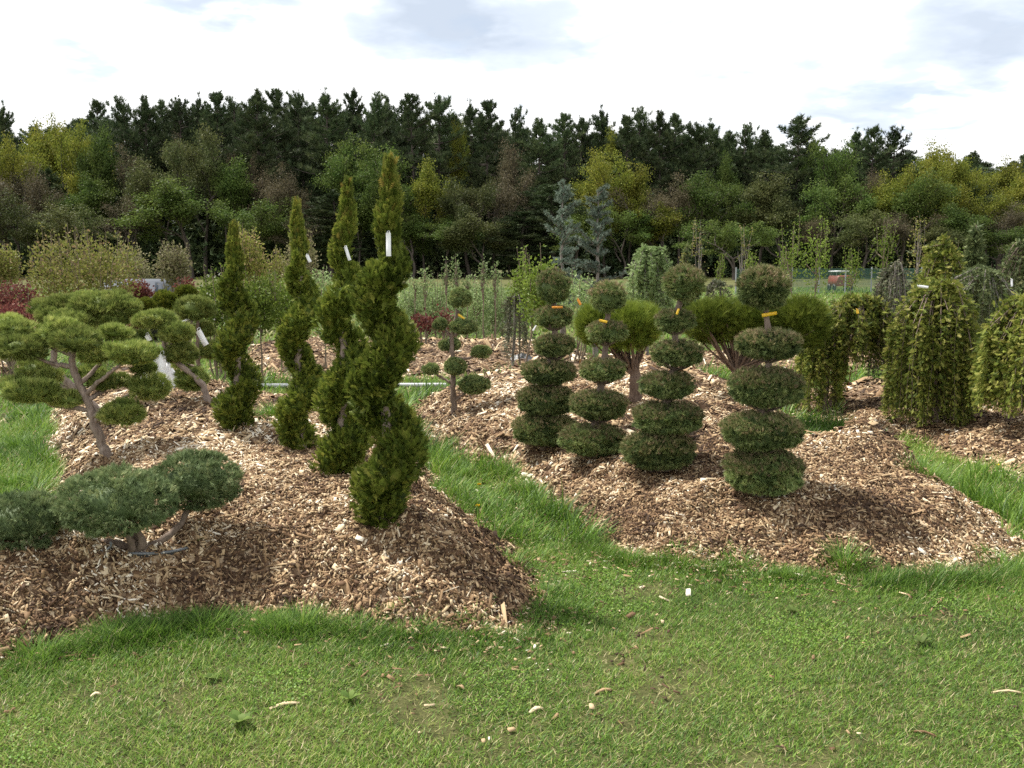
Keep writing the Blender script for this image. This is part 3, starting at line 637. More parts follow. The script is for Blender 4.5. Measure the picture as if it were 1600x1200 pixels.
# white sheeting and black pots left on the ground, pipe
def lumpy(name, label, cat, px, py, w, h, mat, seed, Y=None):
    b = hit(px, py); Y = b[1]; n = 40; rx = S(w, Y); rz = S(h, Y); t = np.linspace(-1, 1, n)
    X, Yg = np.meshgrid(t, t); r = np.sqrt(X * X + Yg * Yg) + .35 * fbm(X * 2, Yg * 2, seed, 3)
    Z = rz * np.clip(1 - r, -.12, 1) ** 1 * (1 + .9 * fbm(X * 5, Yg * 5, seed + 3, 3))
    V = np.stack([b[0] + X * rx, b[1] + .3 * rx + Yg * rx * .8, b[2] - .02 + Z], -1).reshape(-1, 3)
    F = np.array([[i * n + j, i * n + j + 1, (i + 1) * n + j + 1, (i + 1) * n + j] for i in range(n - 1) for j in range(n - 1)])
    return tag(mk(name, (V, F), mat, None, True, origin=tuple(b)), label, cat)
lumpy('plastic_sheet', 'crumpled white sheeting heaped on the ground between the junipers', 'plastic sheet', 245, 612, 44, 70, M['sheet'], 5)
lumpy('pot_heap', 'crumpled black plastic lying on the mulch behind the small pom-pom spruce', 'black plastic', 816, 562, 24, 14, M['pot'], 9)
pa = flat(395, 607); pb = flat(697, 606)
pp = [np.array([pa[0] + (pb[0] - pa[0]) * t, pa[1] + (pb[1] - pa[1]) * t, 0.0]) for t in np.linspace(0, 1, 14)]
for p in pp: p[2] = .04
tag(mk('irrigation_pipe', tube(np.array(pp), .027, 10), M['pipe'], None, True, origin=tuple(pp[0])), 'long white plastic pipe lying on the grass behind the spirals', 'pipe')
# ------------------------------------------------------------ umbrella (table-top) pines
def umbrella(label, base, knee, crown, Y, n, seed):
    """crown: lobes (px,py,hw,hh,dy)"""
    b = at(base[0], base[1], Y); b[2] = float(gz(b[0], b[1])); root = thing('umbrella_pine', label, 'pine tree', b, 'umbrella pines behind the tiered spruces')
    k = at(knee[0], knee[1], Y)
    mk('trunk', limb([b - np.array([0, 0, .03]), (b + k) / 2 + np.array([.01, 0, 0]), k], S(10.5, Y), S(9, Y), 10, 6, .004), M['bark_red'], root, True)
    br = []; fol = []
    for (x, y, hw, hh, dy) in crown:
        c = at(x, y, Y + dy); rx = S(hw, Y); rz = S(hh, Y)
        for j in range(int(16 * hw / 50)):
            a = rng.random() * 2 * PI; q = math.sqrt(rng.random()) * .78
            e = c + np.array([math.cos(a) * q * rx, math.sin(a) * q * rx * .8, -rz * .2 + rz * .3 * rng.random()])
            s = k + rng.normal(size=3) * .015 + np.array([0, 0, -.06 * rng.random()])
            mid = s * .55 + e * .45 + np.array([0, 0, -rz * .22 * rng.random()])
            br.append(limb([s, mid, e], S(2.2, Y), S(1.0, Y), 6, 5, .003))
        m = int(n * hw / 60)
        U = runit(m); U[:, 2] = np.abs(U[:, 2]) * np.where(rng.random(m) < .66, 1, -.95)
        dep = 1 - .45 * rng.random(m) ** 1.4
        P = c + U * np.array([rx * .88, rx * .75, rz * .85]) * (dep * (1 + .1 * lumps(U, seed)))[:, None]
        D = nrm(U * np.array([.8, .8, .35]) + np.array([0, 0, .75]) + .30 * rng.normal(size=(m, 3)))
        fol.append(inst(T_TUFT, P, D, .10 * (.7 + .6 * rng.random(m))))
        fol.append(ell(c + np.array([0, 0, rz * .05]), (rx * .62, rx * .5, rz * .42)))
    mk('branches', br, M['bark_red'], root, True)
    mk('crown', fol, M['redpine'], root); return root
umbrella('round-crowned umbrella pine on a bare reddish trunk behind the second tiered spruce', (992, 632), (991, 575), [(932, 514, 34, 38, 0), (985, 516, 48, 42, -.1), (1000, 507, 34, 30, .2)], hit(992, 632)[1], 2200, 1)
umbrella('wide umbrella pine with fanned red branches, partly hidden by the nearest tiered spruce', (1165, 625), (1152, 578), [(1115, 506, 54, 42, 0), (1180, 508, 52, 44, -.05), (1248, 510, 50, 50, -.1), (1170, 495, 60, 28, .25)], 9.4, 2400, 2)

# ------------------------------------------------------------ weeping trees
def weeper(name, label, base, Y, x0, x1, top, bot, mat, ns, L=.055, step=.035, bark='bark', group=None, dome=.35, shape=None, arms=(), rag=.4, r0=7, T=None, seed=1, T2=1.0):
    if Y is None: Y = hit(*base)[1]
    b = at(base[0], base[1], Y); b[2] = float(gz(b[0], b[1])); root = thing(name, label, 'weeping tree', b, group)
    zt = at((x0 + x1) / 2, top, Y)[2]; cx = at((x0 + x1) / 2, top, Y)[0]; R = S((x1 - x0) / 2, Y); zb = at(cx, bot, Y)[2]
    zb = max(at((x0 + x1) / 2, bot, Y)[2], float(gz(cx, Y)) + .02)
    tops = np.array([cx + R * .1, b[1], zt - .06])
    mk('trunk', limb([b - np.array([0, 0, .02]), b * .5 + tops * .5 + np.array([.03 * (seed % 3 - 1), 0, 0]), tops], S(r0 * .75, Y), S(r0 * .4, Y), 8, 6, .004), M[bark], root, True)
    br = []; P = []; D = []; Ls = []
    for i in range(ns):
        a = rng.random() * 2 * PI; q = math.sqrt(rng.random()); q = q ** .8; a += .35 * math.sin(a * 6 + seed)
        hx = cx + math.cos(a) * q * R * .93; hy = b[1] + math.sin(a) * q * R * .8
        zs = zt - (zt - zb) * dome * (q ** 2.2) * (.7 + .5 * rng.random()) - .02 * rng.random()
        u = (hx - cx) / R
        zs += .10 * (zt - zb) * math.sin(a * 5 + seed) * q * .6; rr_ = 1 + .16 * math.sin(a * 7 + seed * 2) + .08 * rng.normal(); hx = cx + (hx - cx) * rr_; hy = b[1] + (hy - b[1]) * rr_
        ze = zb + (zs - zb) * (.0 + rag * rng.random() ** 1.6)
        if shape: ze = max(ze, zt + (zb - zt) * shape(u) - .06 * rng.random())
        if ze > zs: ze = zs - .05
        if math.sin(a * 4.3 + seed * 1.7) + math.sin(hx * 31 + seed) < (-1.6 if ns > 300 else -1.1): continue
        if i % 3 == 0:
            m_ = np.array([cx + (hx - cx) * .4, b[1] + (hy - b[1]) * .4, max(zs, tops[2]) + .03 * rng.random()])
            q_ = limb([tops - np.array([0, 0, .1 * rng.random()]), m_, [hx, hy, zs]], S(r0 * .2, Y), S(r0 * .1, Y), 5, 4, .003); br.append(q_)
            ctr = q_[0].reshape(-1, 5, 3).mean(1); ctr = np.concatenate([ctr[1:]] * 3) + rng.normal(size=(3 * len(ctr) - 3, 3)) * np.array([.03, .03, .012])
            P.append(ctr); D.append(nrm(rng.normal(size=ctr.shape) * np.array([1, 1, .3]) + np.array([0, 0, .25]))); Ls.append(L * (.7 + .5 * rng.random(len(ctr))))
        m = max(3, int((zs - ze) / step)); t = np.linspace(0, 1, m)
        ph = rng.random() * 6
        sx = hx + .05 * u * t + .012 * np.sin(t * 6 + ph); sy = hy + .03 * math.sin(a) * t + .012 * np.cos(t * 5 + ph); sz = zs + (ze - zs) * t
        pts = np.stack([sx, sy, sz], 1)
        if i % 2 == 0: br.append(tube(pts, .0022, 4))
        outw = np.array([math.cos(a) * (.4 + .6 * q), math.sin(a) * (.4 + .6 * q), 0])
        for rep in range(2):
            P.append(pts + rng.normal(size=pts.shape) * .008); D.append(nrm(outw * .75 + .55 * rng.normal(size=(m, 3)) + np.array([0, 0, -.75]) + (1 - t)[:, None] * np.array([0, 0, .5])))
            Ls.append(L * (.6 + .7 * rng.random(m)) * np.interp(t, [0, .7, 1], [1, .95, .6]))
    P = np.concatenate(P); D = np.concatenate(D); Ls = np.concatenate(Ls)
    auto = []
    for j in range(7 if len(P) > 3000 or ns > 150 else 4):
        a = rng.random() * 2 * PI; rr_ = R * (.5 + .55 * rng.random()); hz = (zt - zb) * (-.01 + .05 * rng.random()); e = np.array([cx + math.cos(a) * rr_, b[1] + math.sin(a) * rr_, zt - (zt - zb) * (.18 + .3 * rng.random())])
        auto.append(smooth_path([tops - [0, 0, .05], np.array([cx + (e[0] - cx) * .5, b[1] + (e[1] - b[1]) * .5, zt + hz]), e * .97 + np.array([cx, b[1], zt]) * .03, e - np.array([0, 0, (zt - zb) * .15])], 7))
    for arm in list(arms) + auto:
        q = smooth_path([at(x, y, Y + dy) for x, y, dy in arm], 8) if isinstance(arm, list) else arm; br.append(tube(q, np.linspace(S(r0 * (.4 if isinstance(arm, list) else .2), Y), S(.8, Y), len(q)), 6))
        m = len(q) * (6 if isinstance(arm, list) else (4 if mat == 'greyweep' else 16)); ii = rng.integers(0, len(q), m)
        P = np.concatenate([P, q[ii] + rng.normal(size=(m, 3)) * np.array([.02, .02, .012])]); D = np.concatenate([D, nrm(rng.normal(size=(m, 3)) * .8 + np.array([0, 0, -.25]))]); Ls = np.concatenate([Ls, L * (.5 + .6 * rng.random(m))])
    mk('branches', br, M[bark], root, True)
    mk('foliage', inst(T or T_HEM, P, D, Ls, Ls * T2), M[mat], root); return root
G_W = 'weeping conifers at the right'
weeper('weeping_hemlock', 'weeping hemlock with a yellow tag and a curtain trailing down its left side', (1296, 640), None, 1284, 1398, 468, 566, 'hemlock', 170, .075, .04, shape=None, group=G_W, seed=1)
weeper('hemlock_curtain', 'narrow drooping hemlock reaching the mulch beside the umbrella pine', (1286, 644), None, 1254, 1322, 492, 650, 'hemlock', 130, .07, .036, rag=.3, group=G_W, seed=2, dome=.3)
weeper('weeping_hemlock', 'largest golden-green weeping hemlock, a dense full-length curtain with a pale green tag on top', (1462, 662), None, 1400, 1530, 448, 658, 'hemlock', 380, .065, .034, rag=.2, group=G_W, seed=3, dome=.3)
weeper('weeping_hemlock', 'weeping hemlock cut by the right edge of the photo', (1610, 668), None, 1534, 1700, 468, 640, 'hemlock', 380, .065, .034, rag=.2, group=G_W, seed=5, dome=.5)
weeper('weeping_larch', 'thin grey weeping tree with bare hanging twigs left of the largest hemlock', (1395, 600), 10.2, 1362, 1430, 418, 600, 'greyweep', 130, .05, .05, 'bark_grey', group=G_W, seed=4, r0=5)
weeper('weeping_pine', 'weeping evergreen with long horizontal arms above the largest hemlock', (1478, 560), 13, 1432, 1512, 392, 505, 'hemlock', 130, .09, .06, group=G_W, seed=6, dome=.55, arms=[[(1478,382,0),(1462,384,0),(1445,388,.2)],[(1480,384,0),(1474,374,0),(1474,370,0)],[(1480,384,0),(1490,398,0),(1496,410,0)]], r0=5)
weeper('weeping_cedar', 'dark weeping cedar with an arched pale limb left of the edge hemlock', (1545, 600), 11, 1492, 1592, 424, 560, 'darkweep', 190, .055, .045, 'bark_grey', group=G_W, seed=7, dome=.35, arms=[[(1530,440,-.1),(1515,432,-.25),(1500,440,-.3),(1488,452,-.3)],[(1490,436,-.2),(1515,424,-.2),(1530,418,-.2)]], r0=5)
weeper('weeping_cedar', 'tall weeping conifer at the far right edge behind the edge hemlock', (1600, 560), 14, 1558, 1660, 384, 520, 'darkweep', 150, .08, .06, group=G_W, seed=8, dome=.6, r0=5)
weeper('weeping_birch', 'pale weeping tree with drooping plumes behind the right-leaning tiered spruce', (1012, 560), 14, 975, 1050, 392, 500, 'pear', 130, .085, .06, 'bark_grey', None, seed=9, dome=.5, r0=5)
weeper('weeping_larch', 'low grey weeping tree among the young pears, left of the farthest tiered spruce', (800, 560), 14, 778, 832, 462, 555, 'greyweep', 70, .06, .06, 'bark_grey', None, seed=10, dome=.4, r0=4)
weeper('weeping_larch', 'small grey mop-shaped weeping tree on the far grass behind the umbrella pines', (1125, 475), 22, 1105, 1142, 440, 472, 'greyweep', 40, .1, .07, 'bark_grey', None, seed=11, dome=.5, r0=3)
tagcard(1340, 487, 8.5, 4, 6, M['yellow'], 'tiny yellow tag on the weeping hemlock beside the umbrella pine', .1, .2)
tagcard(1443, 448, 7.9, 4, 15, M['white'], 'pale tag lying across the top of the largest weeping hemlock', .1, 1.45)
tagcard(1581, 442, 10.5, 3.5, 11, M['white'], 'white tag high on the weeping cedar near the right edge', .1, 0)
tagcard(905, 472, 12, 4, 10, M['orange'], 'small orange tag between the first and second tiered spruces', .2, .5)
tagcard(835, 513, 12, 2.5, 9, M['white'], 'thin white tag left of the farthest tiered spruce', .2, -.6)

# ------------------------------------------------------------ blue cedars
def cedar(label, px, top, Y, hw, seed):
    b = np.array([at(px, 430, Y)[0], Y, 0.0]); b[2] = float(gz(b[0], b[1])); H = at(px, top, Y)[2] - b[2]
    root = thing('blue_cedar', label, 'cedar tree', b, 'blue cedars in front of the wood')
    lean = .06 * (seed - 1.5)
    mk('trunk', limb([b, b + np.array([lean, 0, H * .5]), b + np.array([lean * .6, 0, H])], .05, .008, 8, 8, .01), M['bark_grey'], root, True)
    br = []; P = []; D = []
    for i in range(54):
        t = .22 + .76 * (round(i / 54 * 15) / 15) + .012 * rng.normal(); a = rng.random() * 2 * PI
        ln = S(hw, Y) * (1.15 * (1 - t) ** .8 + .16) * (.6 + .6 * rng.random())
        s = b + np.array([lean * .8, 0, H * t]); rise = .28 if t < .6 else .8
        e = s + np.array([math.cos(a) * ln, math.sin(a) * ln, ln * rise * (rng.random() + .2)]); mid = (s + e) / 2 + np.array([0, 0, -.05 * ln])
        q = smooth_path([s, mid, e], 7); br.append(tube(q, np.linspace(.012, .004, len(q)), 5))
        m = int(len(q) * 3.6); ii = rng.random(m); pp = np.stack([np.interp(ii, np.linspace(0, 1, len(q)), q[:, c]) for c in range(3)], 1)
        P.append(pp + rng.normal(size=(m, 3)) * np.array([.022, .022, .010])); D.append(nrm(rng.normal(size=(m, 3)) * .5 + np.array([0, 0, .7])))
    P = np.concatenate(P); D = np.concatenate(D)
    mk('branches', br, M['bark_grey'], root, True); mk('foliage', inst(T_SPRIG, P, D, .058 * (.7 + .6 * rng.random(len(P)))), M['bluecedar'], root)
cedar('left of the two tall blue-grey cedars with open layered branches', 880, 286, 17, 42, 1)
cedar('right of the two tall blue-grey cedars with open layered branches', 931, 296, 16, 50, 2)

# ------------------------------------------------------------ shrubs and young trees
def leafy(name, label, cat, px, top, Y, hw, low, mat, nl, leaf, stems=6, bark='twig', group=None, shape='oval', shoots=0, lift=0, blossom=0, trunkh=0, base_px=None, jit=.9):
    """upright stems from the ground with leaves round them; low = pixel row where the leaves begin"""
    x0 = at(px, 430, Y)[0]; bx = at(base_px or px, 430, Y)[0]; b = np.array([bx, Y, 0.0]); b[2] = float(gz(b[0], b[1])); zt = at(px, top, Y)[2]; zl = max(at(px, low, Y)[2], b[2] + .02); R = S(hw, Y)
    root = thing(name, label, cat, b, group); br = []; P = []; D = []
    H = zt - zl
    if trunkh or stems <= 2:
        zc = zl + H * .15; tr = [limb([b, [b[0] * .5 + x0 * .5, Y, (b[2] + zc) / 2], [x0, Y, zl + H * .92]], .012 + .005 * H, .006, 7, 5, .004)]
    else: tr = []
    nst = max(stems, 4) if trunkh else stems
    for i in range(max(nst, 3) if stems > 2 or trunkh else 9):
        a = rng.random() * 2 * PI; q = math.sqrt(rng.random())
        if tr: s = np.array([x0, Y, zl + H * (.0 + .6 * rng.random())])
        else: s = b + np.array([rng.normal() * .04, rng.normal() * .04, 0])
        hh = (1 - .45 * q ** 2) if shape == 'oval' else (1 - .12 * q) * (.8 + .2 * rng.random())
        e = np.array([x0 + math.cos(a) * q * R * .9, Y + math.sin(a) * q * R * .9, zl + H * hh])
        if tr: e[2] = max(e[2] * .8 + s[2] * .2, s[2] + .1)
        mid = s * .5 + e * .5 + np.array([(e[0] - s[0]) * .18, (e[1] - s[1]) * .18, 0])
        br.append(limb([s, mid, e], .014 + .003 * H, .003, 5, 5, .006))
    # leaves
    nn = nl; U = runit(nn); rad = rng.random(nn) ** (1 / 2.2)
    zz = U[:, 2] * rad
    if shape == 'oval': w = 1.0
    else: w = np.interp(zz, [-1, -.2, .6, 1], [.7, 1, .95, .8]) / np.sqrt(np.maximum(.12, 1 - zz ** 2))
    P = np.stack([x0 + U[:, 0] * rad * R * w, Y + U[:, 1] * rad * R * w, (zt + zl) / 2 + zz * H / 2], 1)
    lum = fbm(P[:, 0] / R * 2.2 + 9, P[:, 2] / R * 2.2 + P[:, 1] / R, int(px) % 50, 3)
    keep = rng.random(nn) < np.clip(.75 + 2.6 * lum, .08, 1); P = P[keep]; nn = len(P)
    P = P + rng.normal(size=(nn, 3)) * leaf * .8
    D = nrm(np.stack([P[:, 0] - x0, P[:, 1] - Y, .3 * R + 0 * P[:, 0]], 1) / R * .6 + jit * rng.normal(size=(nn, 3)) * .6 + np.array([0, 0, .3]))
    g = [inst(T_LEAF, P, D, leaf * (.6 + .8 * rng.random(nn)), leaf * (.7 + .7 * rng.random(nn)))]
    for i in range(shoots):   # upright leading shoots above the crown
        a = rng.random() * 2 * PI; q = math.sqrt(rng.random()) * .8; sx, sy = x0 + math.cos(a) * q * R, Y + math.sin(a) * q * R
        zs = zl + H * .55; ze = zt + H * (.02 + .22 * rng.random()) * (1 if shape != 'oval' else 1 - .5 * q); dx = rng.normal() * .05 * H
        br.append(limb([[sx, sy, zs], [sx + dx * .4, sy, (zs + ze) / 2], [sx + dx, sy, ze]], .006, .003, 4, 4))
        m = int(14 + 10 * H); t = rng.random(m); pp = np.stack([sx + dx * t, sy + 0 * t, zs + (ze - zs) * t], 1) + rng.normal(size=(m, 3)) * leaf * .45
        g.append(inst(T_LEAF, pp, nrm(rng.normal(size=(m, 3)) * .6 + np.array([0, 0, .5])), leaf * (.6 + .6 * rng.random(m))))
    if tr: mk('trunk', tr, M[bark], root, True)
    if br: mk('branches', br, M[bark], root, True)
    mk('crown', g, M[mat], root)
    if blossom:
        U = runit(blossom); Pb = np.stack([x0 + U[:, 0] * R * .95, Y + U[:, 1] * R * .95, (zt + zl) / 2 + U[:, 2] * H * .48], 1)
        mk('blossom', inst(T_SPRIG, Pb, U, leaf * .9), M['white_fl'], root)
    return root
SH = 'shrubs in the left nursery rows'
leafy('columnar_shrub', 'olive upright shrub at the left edge in front of the wood', 'shrub', 8, 388, 27, 22, 450, 'olive_sh', 3000, .075, 8, group=SH, shape='col', shoots=10)
leafy('crabapple_shrub', 'broad bushy olive-green shrub rising behind the tall cloud juniper', 'shrub', 132, 376, 15.5, 82, 492, 'olive_sh', 9500, .05, 16, group=SH, shape='col', shoots=34)
leafy('columnar_shrub', 'tawny upright shrub standing behind the parked silver car', 'shrub', 207, 394, 27, 27, 462, 'pink_sh', 3200, .075, 9, group=SH, shape='col', shoots=14)
leafy('columnar_shrub', 'tawny upright shrub right of the parked silver car', 'shrub', 272, 390, 20, 25, 455, 'pink_sh', 3200, .06, 9, group=SH, shape='col', shoots=16)
leafy('columnar_shrub', 'tall pale green upright tree directly behind the shortest spiral', 'shrub', 388, 366, 19, 26, 470, 'olive_sh', 4200, .055, 8, group=SH, shape='oval', shoots=16)
leafy('columnar_shrub', 'tawny upright tree directly behind the slim spiral', 'shrub', 470, 372, 20, 27, 470, 'pink_sh', 3600, .055, 8, group=SH, shape='oval', shoots=16)
leafy('columnar_shrub', 'faint olive upright shrub left of the slim spiral', 'shrub', 432, 398, 24, 20, 465, 'olive_sh', 1700, .06, 7, group=SH, shape='oval', shoots=8)
leafy('flowering_shrub', 'leafy shrub dotted with white blossom left of the shortest spiral', 'shrub', 338, 428, 13, 36, 535, 'bright', 3300, .045, 8, group=SH, shoots=8, blossom=70)
leafy('young_tree', 'bright green young tree between the shortest and the slim spiral', 'young tree', 405, 432, 13, 34, 525, 'bright', 3600, .045, 3, group=SH, trunkh=1, shoots=6)
leafy('young_tree', 'fresh green young tree left behind the slim spiral', 'young tree', 436, 438, 14, 26, 520, 'bright', 2300, .045, 3, group=SH, trunkh=1, shoots=6)
leafy('young_tree', 'green young tree seen in the gap between the slim spiral and the next', 'young tree', 506, 425, 14, 24, 520, 'pear', 2300, .045, 3, group=SH, trunkh=1, shoots=6)
leafy('young_tree', 'pale leafy young tree glimpsed between the two tallest spirals', 'young tree', 572, 440, 15, 24, 530, 'pear', 2200, .045, 3, group=SH, trunkh=1, shoots=5)
RD = 'red maples'
leafy('red_maple', 'widest deep red maple at the left edge', 'red maple', 8, 444, 14, 56, 520, 'red', 8500, .04, 10, group=RD, shoots=6)
leafy('red_maple', 'low red maple below and right of the widest one', 'red maple', 20, 478, 11.5, 42, 545, 'red', 4200, .04, 8, group=RD)
leafy('red_maple', 'rounded red maple in front of the silver car', 'red maple', 210, 440, 18, 24, 475, 'red', 3200, .05, 7, group=RD, shoots=4)
leafy('red_maple', 'narrow red maple half hidden beside the flowering shrub', 'red maple', 290, 438, 18, 15, 480, 'red', 1500, .05, 5, group=RD, shoots=4)
leafy('red_maple', 'small red-leaved shrub peeping under the junipers', 'red maple', 203, 495, 12, 12, 520, 'red', 700, .04, 5, group=RD)
leafy('red_maple', 'small red-leaved shrub behind the small pom-pom spruce', 'red maple', 694, 482, 16, 10, 520, 'red', 420, .05, 5, group=RD)
leafy('red_maple', 'low reddish bush left of the small pom-pom spruce', 'red maple', 660, 492, 16, 22, 520, 'red', 700, .05, 6, group=RD)
def globe(label, px, py, Y, r, mat='globe'):
    c = at(px, py, Y); b = np.array([c[0], c[1], float(gz(c[0], c[1]))]); root = thing('globe_thuja', label, 'shrub', b, 'golden globe shrubs behind the junipers')
    R = S(r, Y); mk('trunk', limb([b, c], .02, .012), M['bark'], root, True)
    mk('foliage', pad(c, (R, R, R * .9), 1500, T_SPRAY, .06, .5, .7, .1, int(px)), M[mat], root)
globe('small golden-green globe shrub behind the arching juniper', 228, 480, 10.5, 14)
globe('larger golden-green globe shrub right of the small one', 258, 474, 10.8, 20)
globe('golden globe shrub tucked above the straight-stemmed juniper', 292, 462, 11.5, 17)
# young pears in rows
pears = [(648,436,19),(664,418,19.5),(680,430,18.5),(697,402,20),(712,396,19),(728,424,20.5),(744,412,18.5),(757,398,20),(772,404,19),(786,420,20),(632,440,20),(655,446,22.5),(690,440,23),(735,440,22.5),(770,438,23),(805,430,22.5)]
order = sorted(range(len(pears)), key=lambda i: pears[i][0]); names = ['first','second','third','fourth','fifth','sixth','seventh','eighth','ninth','tenth','eleventh','twelfth','thirteenth','fourteenth','fifteenth','sixteenth']
for rk, i in enumerate(order):
    px, tp, Y = pears[i]
    leafy('young_pear', 'pale-leaved young pear, %s from the left in the row right of the tallest spiral' % names[rk], 'young tree', px, 445, Y, 21, 528, 'pear', 1500, .05, 4, 'twig', 'pale young pear trees in rows', trunkh=1, shoots=3, shape='col')
    # its tall leader
    r = bpy.context.scene.objects[-1]
leaders = [(664,412),(697,400),(712,394),(755,398),(774,404),(648,432),(730,425)]
for k, (px, tp) in enumerate(leaders):
    leafy('young_pear_whip', 'slender leafy whip, %s from the left of those rising above the pear row' % names[sorted([l[0] for l in leaders]).index(px)], 'young tree', px, tp + 4, 18, 5, 470, 'pear', 300, .045, 1, 'twig', 'slender whips above the pear row', trunkh=0)
leafy('young_tree', 'vivid green young tree left of the farthest tiered spruce', 'young tree', 842, 402, 12.5, 30, 520, 'bright', 2600, .045, 3, trunkh=1, shoots=5, base_px=812)
leafy('young_tree', 'narrow vivid green tree left behind the vivid green young tree', 'young tree', 812, 404, 14, 14, 500, 'bright', 900, .045, 3, trunkh=1, shoots=3)
leafy('young_tree', 'faded olive bush at the foot of the blue cedars', 'shrub', 905, 432, 14, 34, 520, 'pear', 1500, .05, 6, shoots=4)
# right-hand saplings
SP = 'thin saplings in front of the right wood'
sap = [(1092,356,24,16,445,'bark_grey',60,'bare grey sapling forking just above the right-leaning tiered spruce'),
 (1160,362,24,12,445,'bark_grey',60,'bare grey sapling left of the nearest spruce ball'),
 (1237,352,22,22,450,'twig',650,'sparse-leaved sapling leaning right, beyond the nearest spruce ball'),
 (1275,358,22,20,450,'twig',800,'leafy sapling with several upright shoots, above the right umbrella pine lobe'),
 (1330,392,26,18,450,'twig',650,'short leafy sapling right beside the red car'),
 (1380,352,20,20,440,'twig',520,'tall twiggy sapling above the grey weeping tree'),
 (1432,350,20,16,440,'bark_grey',200,'nearly bare sapling left of the long-armed weeping evergreen'),
 (1125,402,30,8,450,'twig',350,'small yellow-green sapling just right of the forked bare sapling'),
 (1175,398,26,15,450,'twig',600,'bushy yellow-green sapling right behind the nearest spruce ball'),
 (1226,396,26,18,450,'twig',700,'bushy yellow-green sapling at the foot of the leaning sapling'),
 (1500,390,24,14,450,'twig',260,'wispy sapling between the long-armed evergreen and the dark cone'),
 (1068,400,26,10,450,'twig',150,'wispy sapling behind the pale weeping tree')]
for px, tp, Y, hw, low, bk, nl, lab in sap:
    leafy('sapling', lab, 'sapling', px, tp, Y, hw, low + 10, 'bright' if nl > 200 else 'olive_sh', nl, .055, 3, bk, SP, trunkh=1, shoots=5 if nl > 100 else 4, shape='oval')
def cone(label, px, top, Y, hw, mat, seed, n=1600):
    b = np.array([at(px, 430, Y)[0], Y, 0.0]); b[2] = float(gz(b[0], b[1])); H = at(px, top, Y)[2] - b[2]; R = S(hw, Y)
    root = thing('conical_evergreen', label, 'evergreen tree', b)
    mk('trunk', limb([b, b + np.array([0, 0, H * .97])], .05, .01, 7, 5), M['bark'], root, True)
    t = 1 - np.sqrt(rng.random(n)); a = rng.random(n) * 2 * PI; w = R * (1 - t) * (.75 + .3 * np.sin(t * 40)) * np.sqrt(rng.random(n)) ** .5
    P = b + np.stack([np.cos(a) * w, np.sin(a) * w, H * (.06 + .92 * t)], 1); D = nrm(np.stack([np.cos(a), np.sin(a), .6 + 0 * a], 1) + .3 * rng.normal(size=(n, 3)))
    mk('foliage', [inst(T_FAR, P, D, .16 * (.7 + .6 * rng.random(n)))], M[mat], root)
cone('dark blue-green conical evergreen behind the arched weeping cedar', 1521, 346, 22, 34, 'darkweep', 1, 2600)
cone('small dark cone evergreen right of the pale weeping tree', 1037, 384, 24, 14, 'darkweep', 2, 700)
cone('tiny dark cone evergreen left of the forked bare sapling', 1072, 382, 26, 9, 'darkweep', 3, 500)
# ------------------------------------------------------------ the wood
def proto_pine(seed, H=20.0, crown0=.22, w=4.0, dens=1.0):
    r = np.random.default_rng(seed); P = []; D = []; br = []
    axis = lambda z: np.array([.25 * math.sin(z * .2 + seed), .25 * math.cos(z * .17 + seed), z])
    zs = np.linspace(0, H, 14); tr = tube(np.array([axis(z) for z in zs]), np.linspace(.30, .05, 14), 8)
    z = H * crown0
    while z < H * .985:
        t = (z / H - crown0) / (1 - crown0)
        prof = np.interp(t, [0, .2, .5, .75, .92, 1], [.65, 1.0, .95, .66, .30, .06]) * (.7 + .6 * r.random())
        for j in range(int(3 + 3 * r.random())):
            a = r.random() * 2 * PI; ln = w * prof * (.55 + .6 * r.random()); s = axis(z + r.normal() * .2)
            rise = np.interp(t, [0, .5, .85, 1], [-.02, .15, .45, .9]); e = s + np.array([math.cos(a) * ln, math.sin(a) * ln, ln * rise])
            mid = (s + e) / 2 + np.array([0, 0, -.06 * ln]); q = smooth_path([s, mid, e], 5); br.append(tube(q, np.linspace(.07, .02, len(q)), 4))
            m = int((9 + ln * 11.5) * dens); u = .25 + .8 * r.random(m); u = np.minimum(u, 1.04)
            pp = s[None] + (e - s)[None] * u[:, None]; pp[:, 2] += .12 * ln * (u ** 2) - .05 * ln
            lat = (r.random(m) - .5) * ln * .55 * np.sin(np.clip(u, 0, 1) * 2.6)
            pp += np.stack([-math.sin(a) * lat, math.cos(a) * lat, .12 * r.normal(size=m)], 1)
            dd = np.stack([math.cos(a) * .7 + r.normal(size=m) * .4, math.sin(a) * .7 + r.normal(size=m) * .4, .75 + .3 * r.random(m)], 1)
            P.append(pp); D.append(dd)
        z += H * (.020 + .022 * r.random()) * (1.0 if t < .8 else .7)
    tip = axis(H)[None] + r.normal(size=(26, 3)) * np.array([.18, .18, .55]) - np.array([0, 0, .7]); P.append(tip); D.append(np.tile([0, 0, 1.0], (26, 1)) + r.normal(size=(26, 3)) * .4)
    P = np.concatenate(P); D = nrm(np.concatenate(D))
    return tr, br, inst(T_PINE, P, D, .54 * (.6 + .7 * r.random(len(P))), None, None, None)
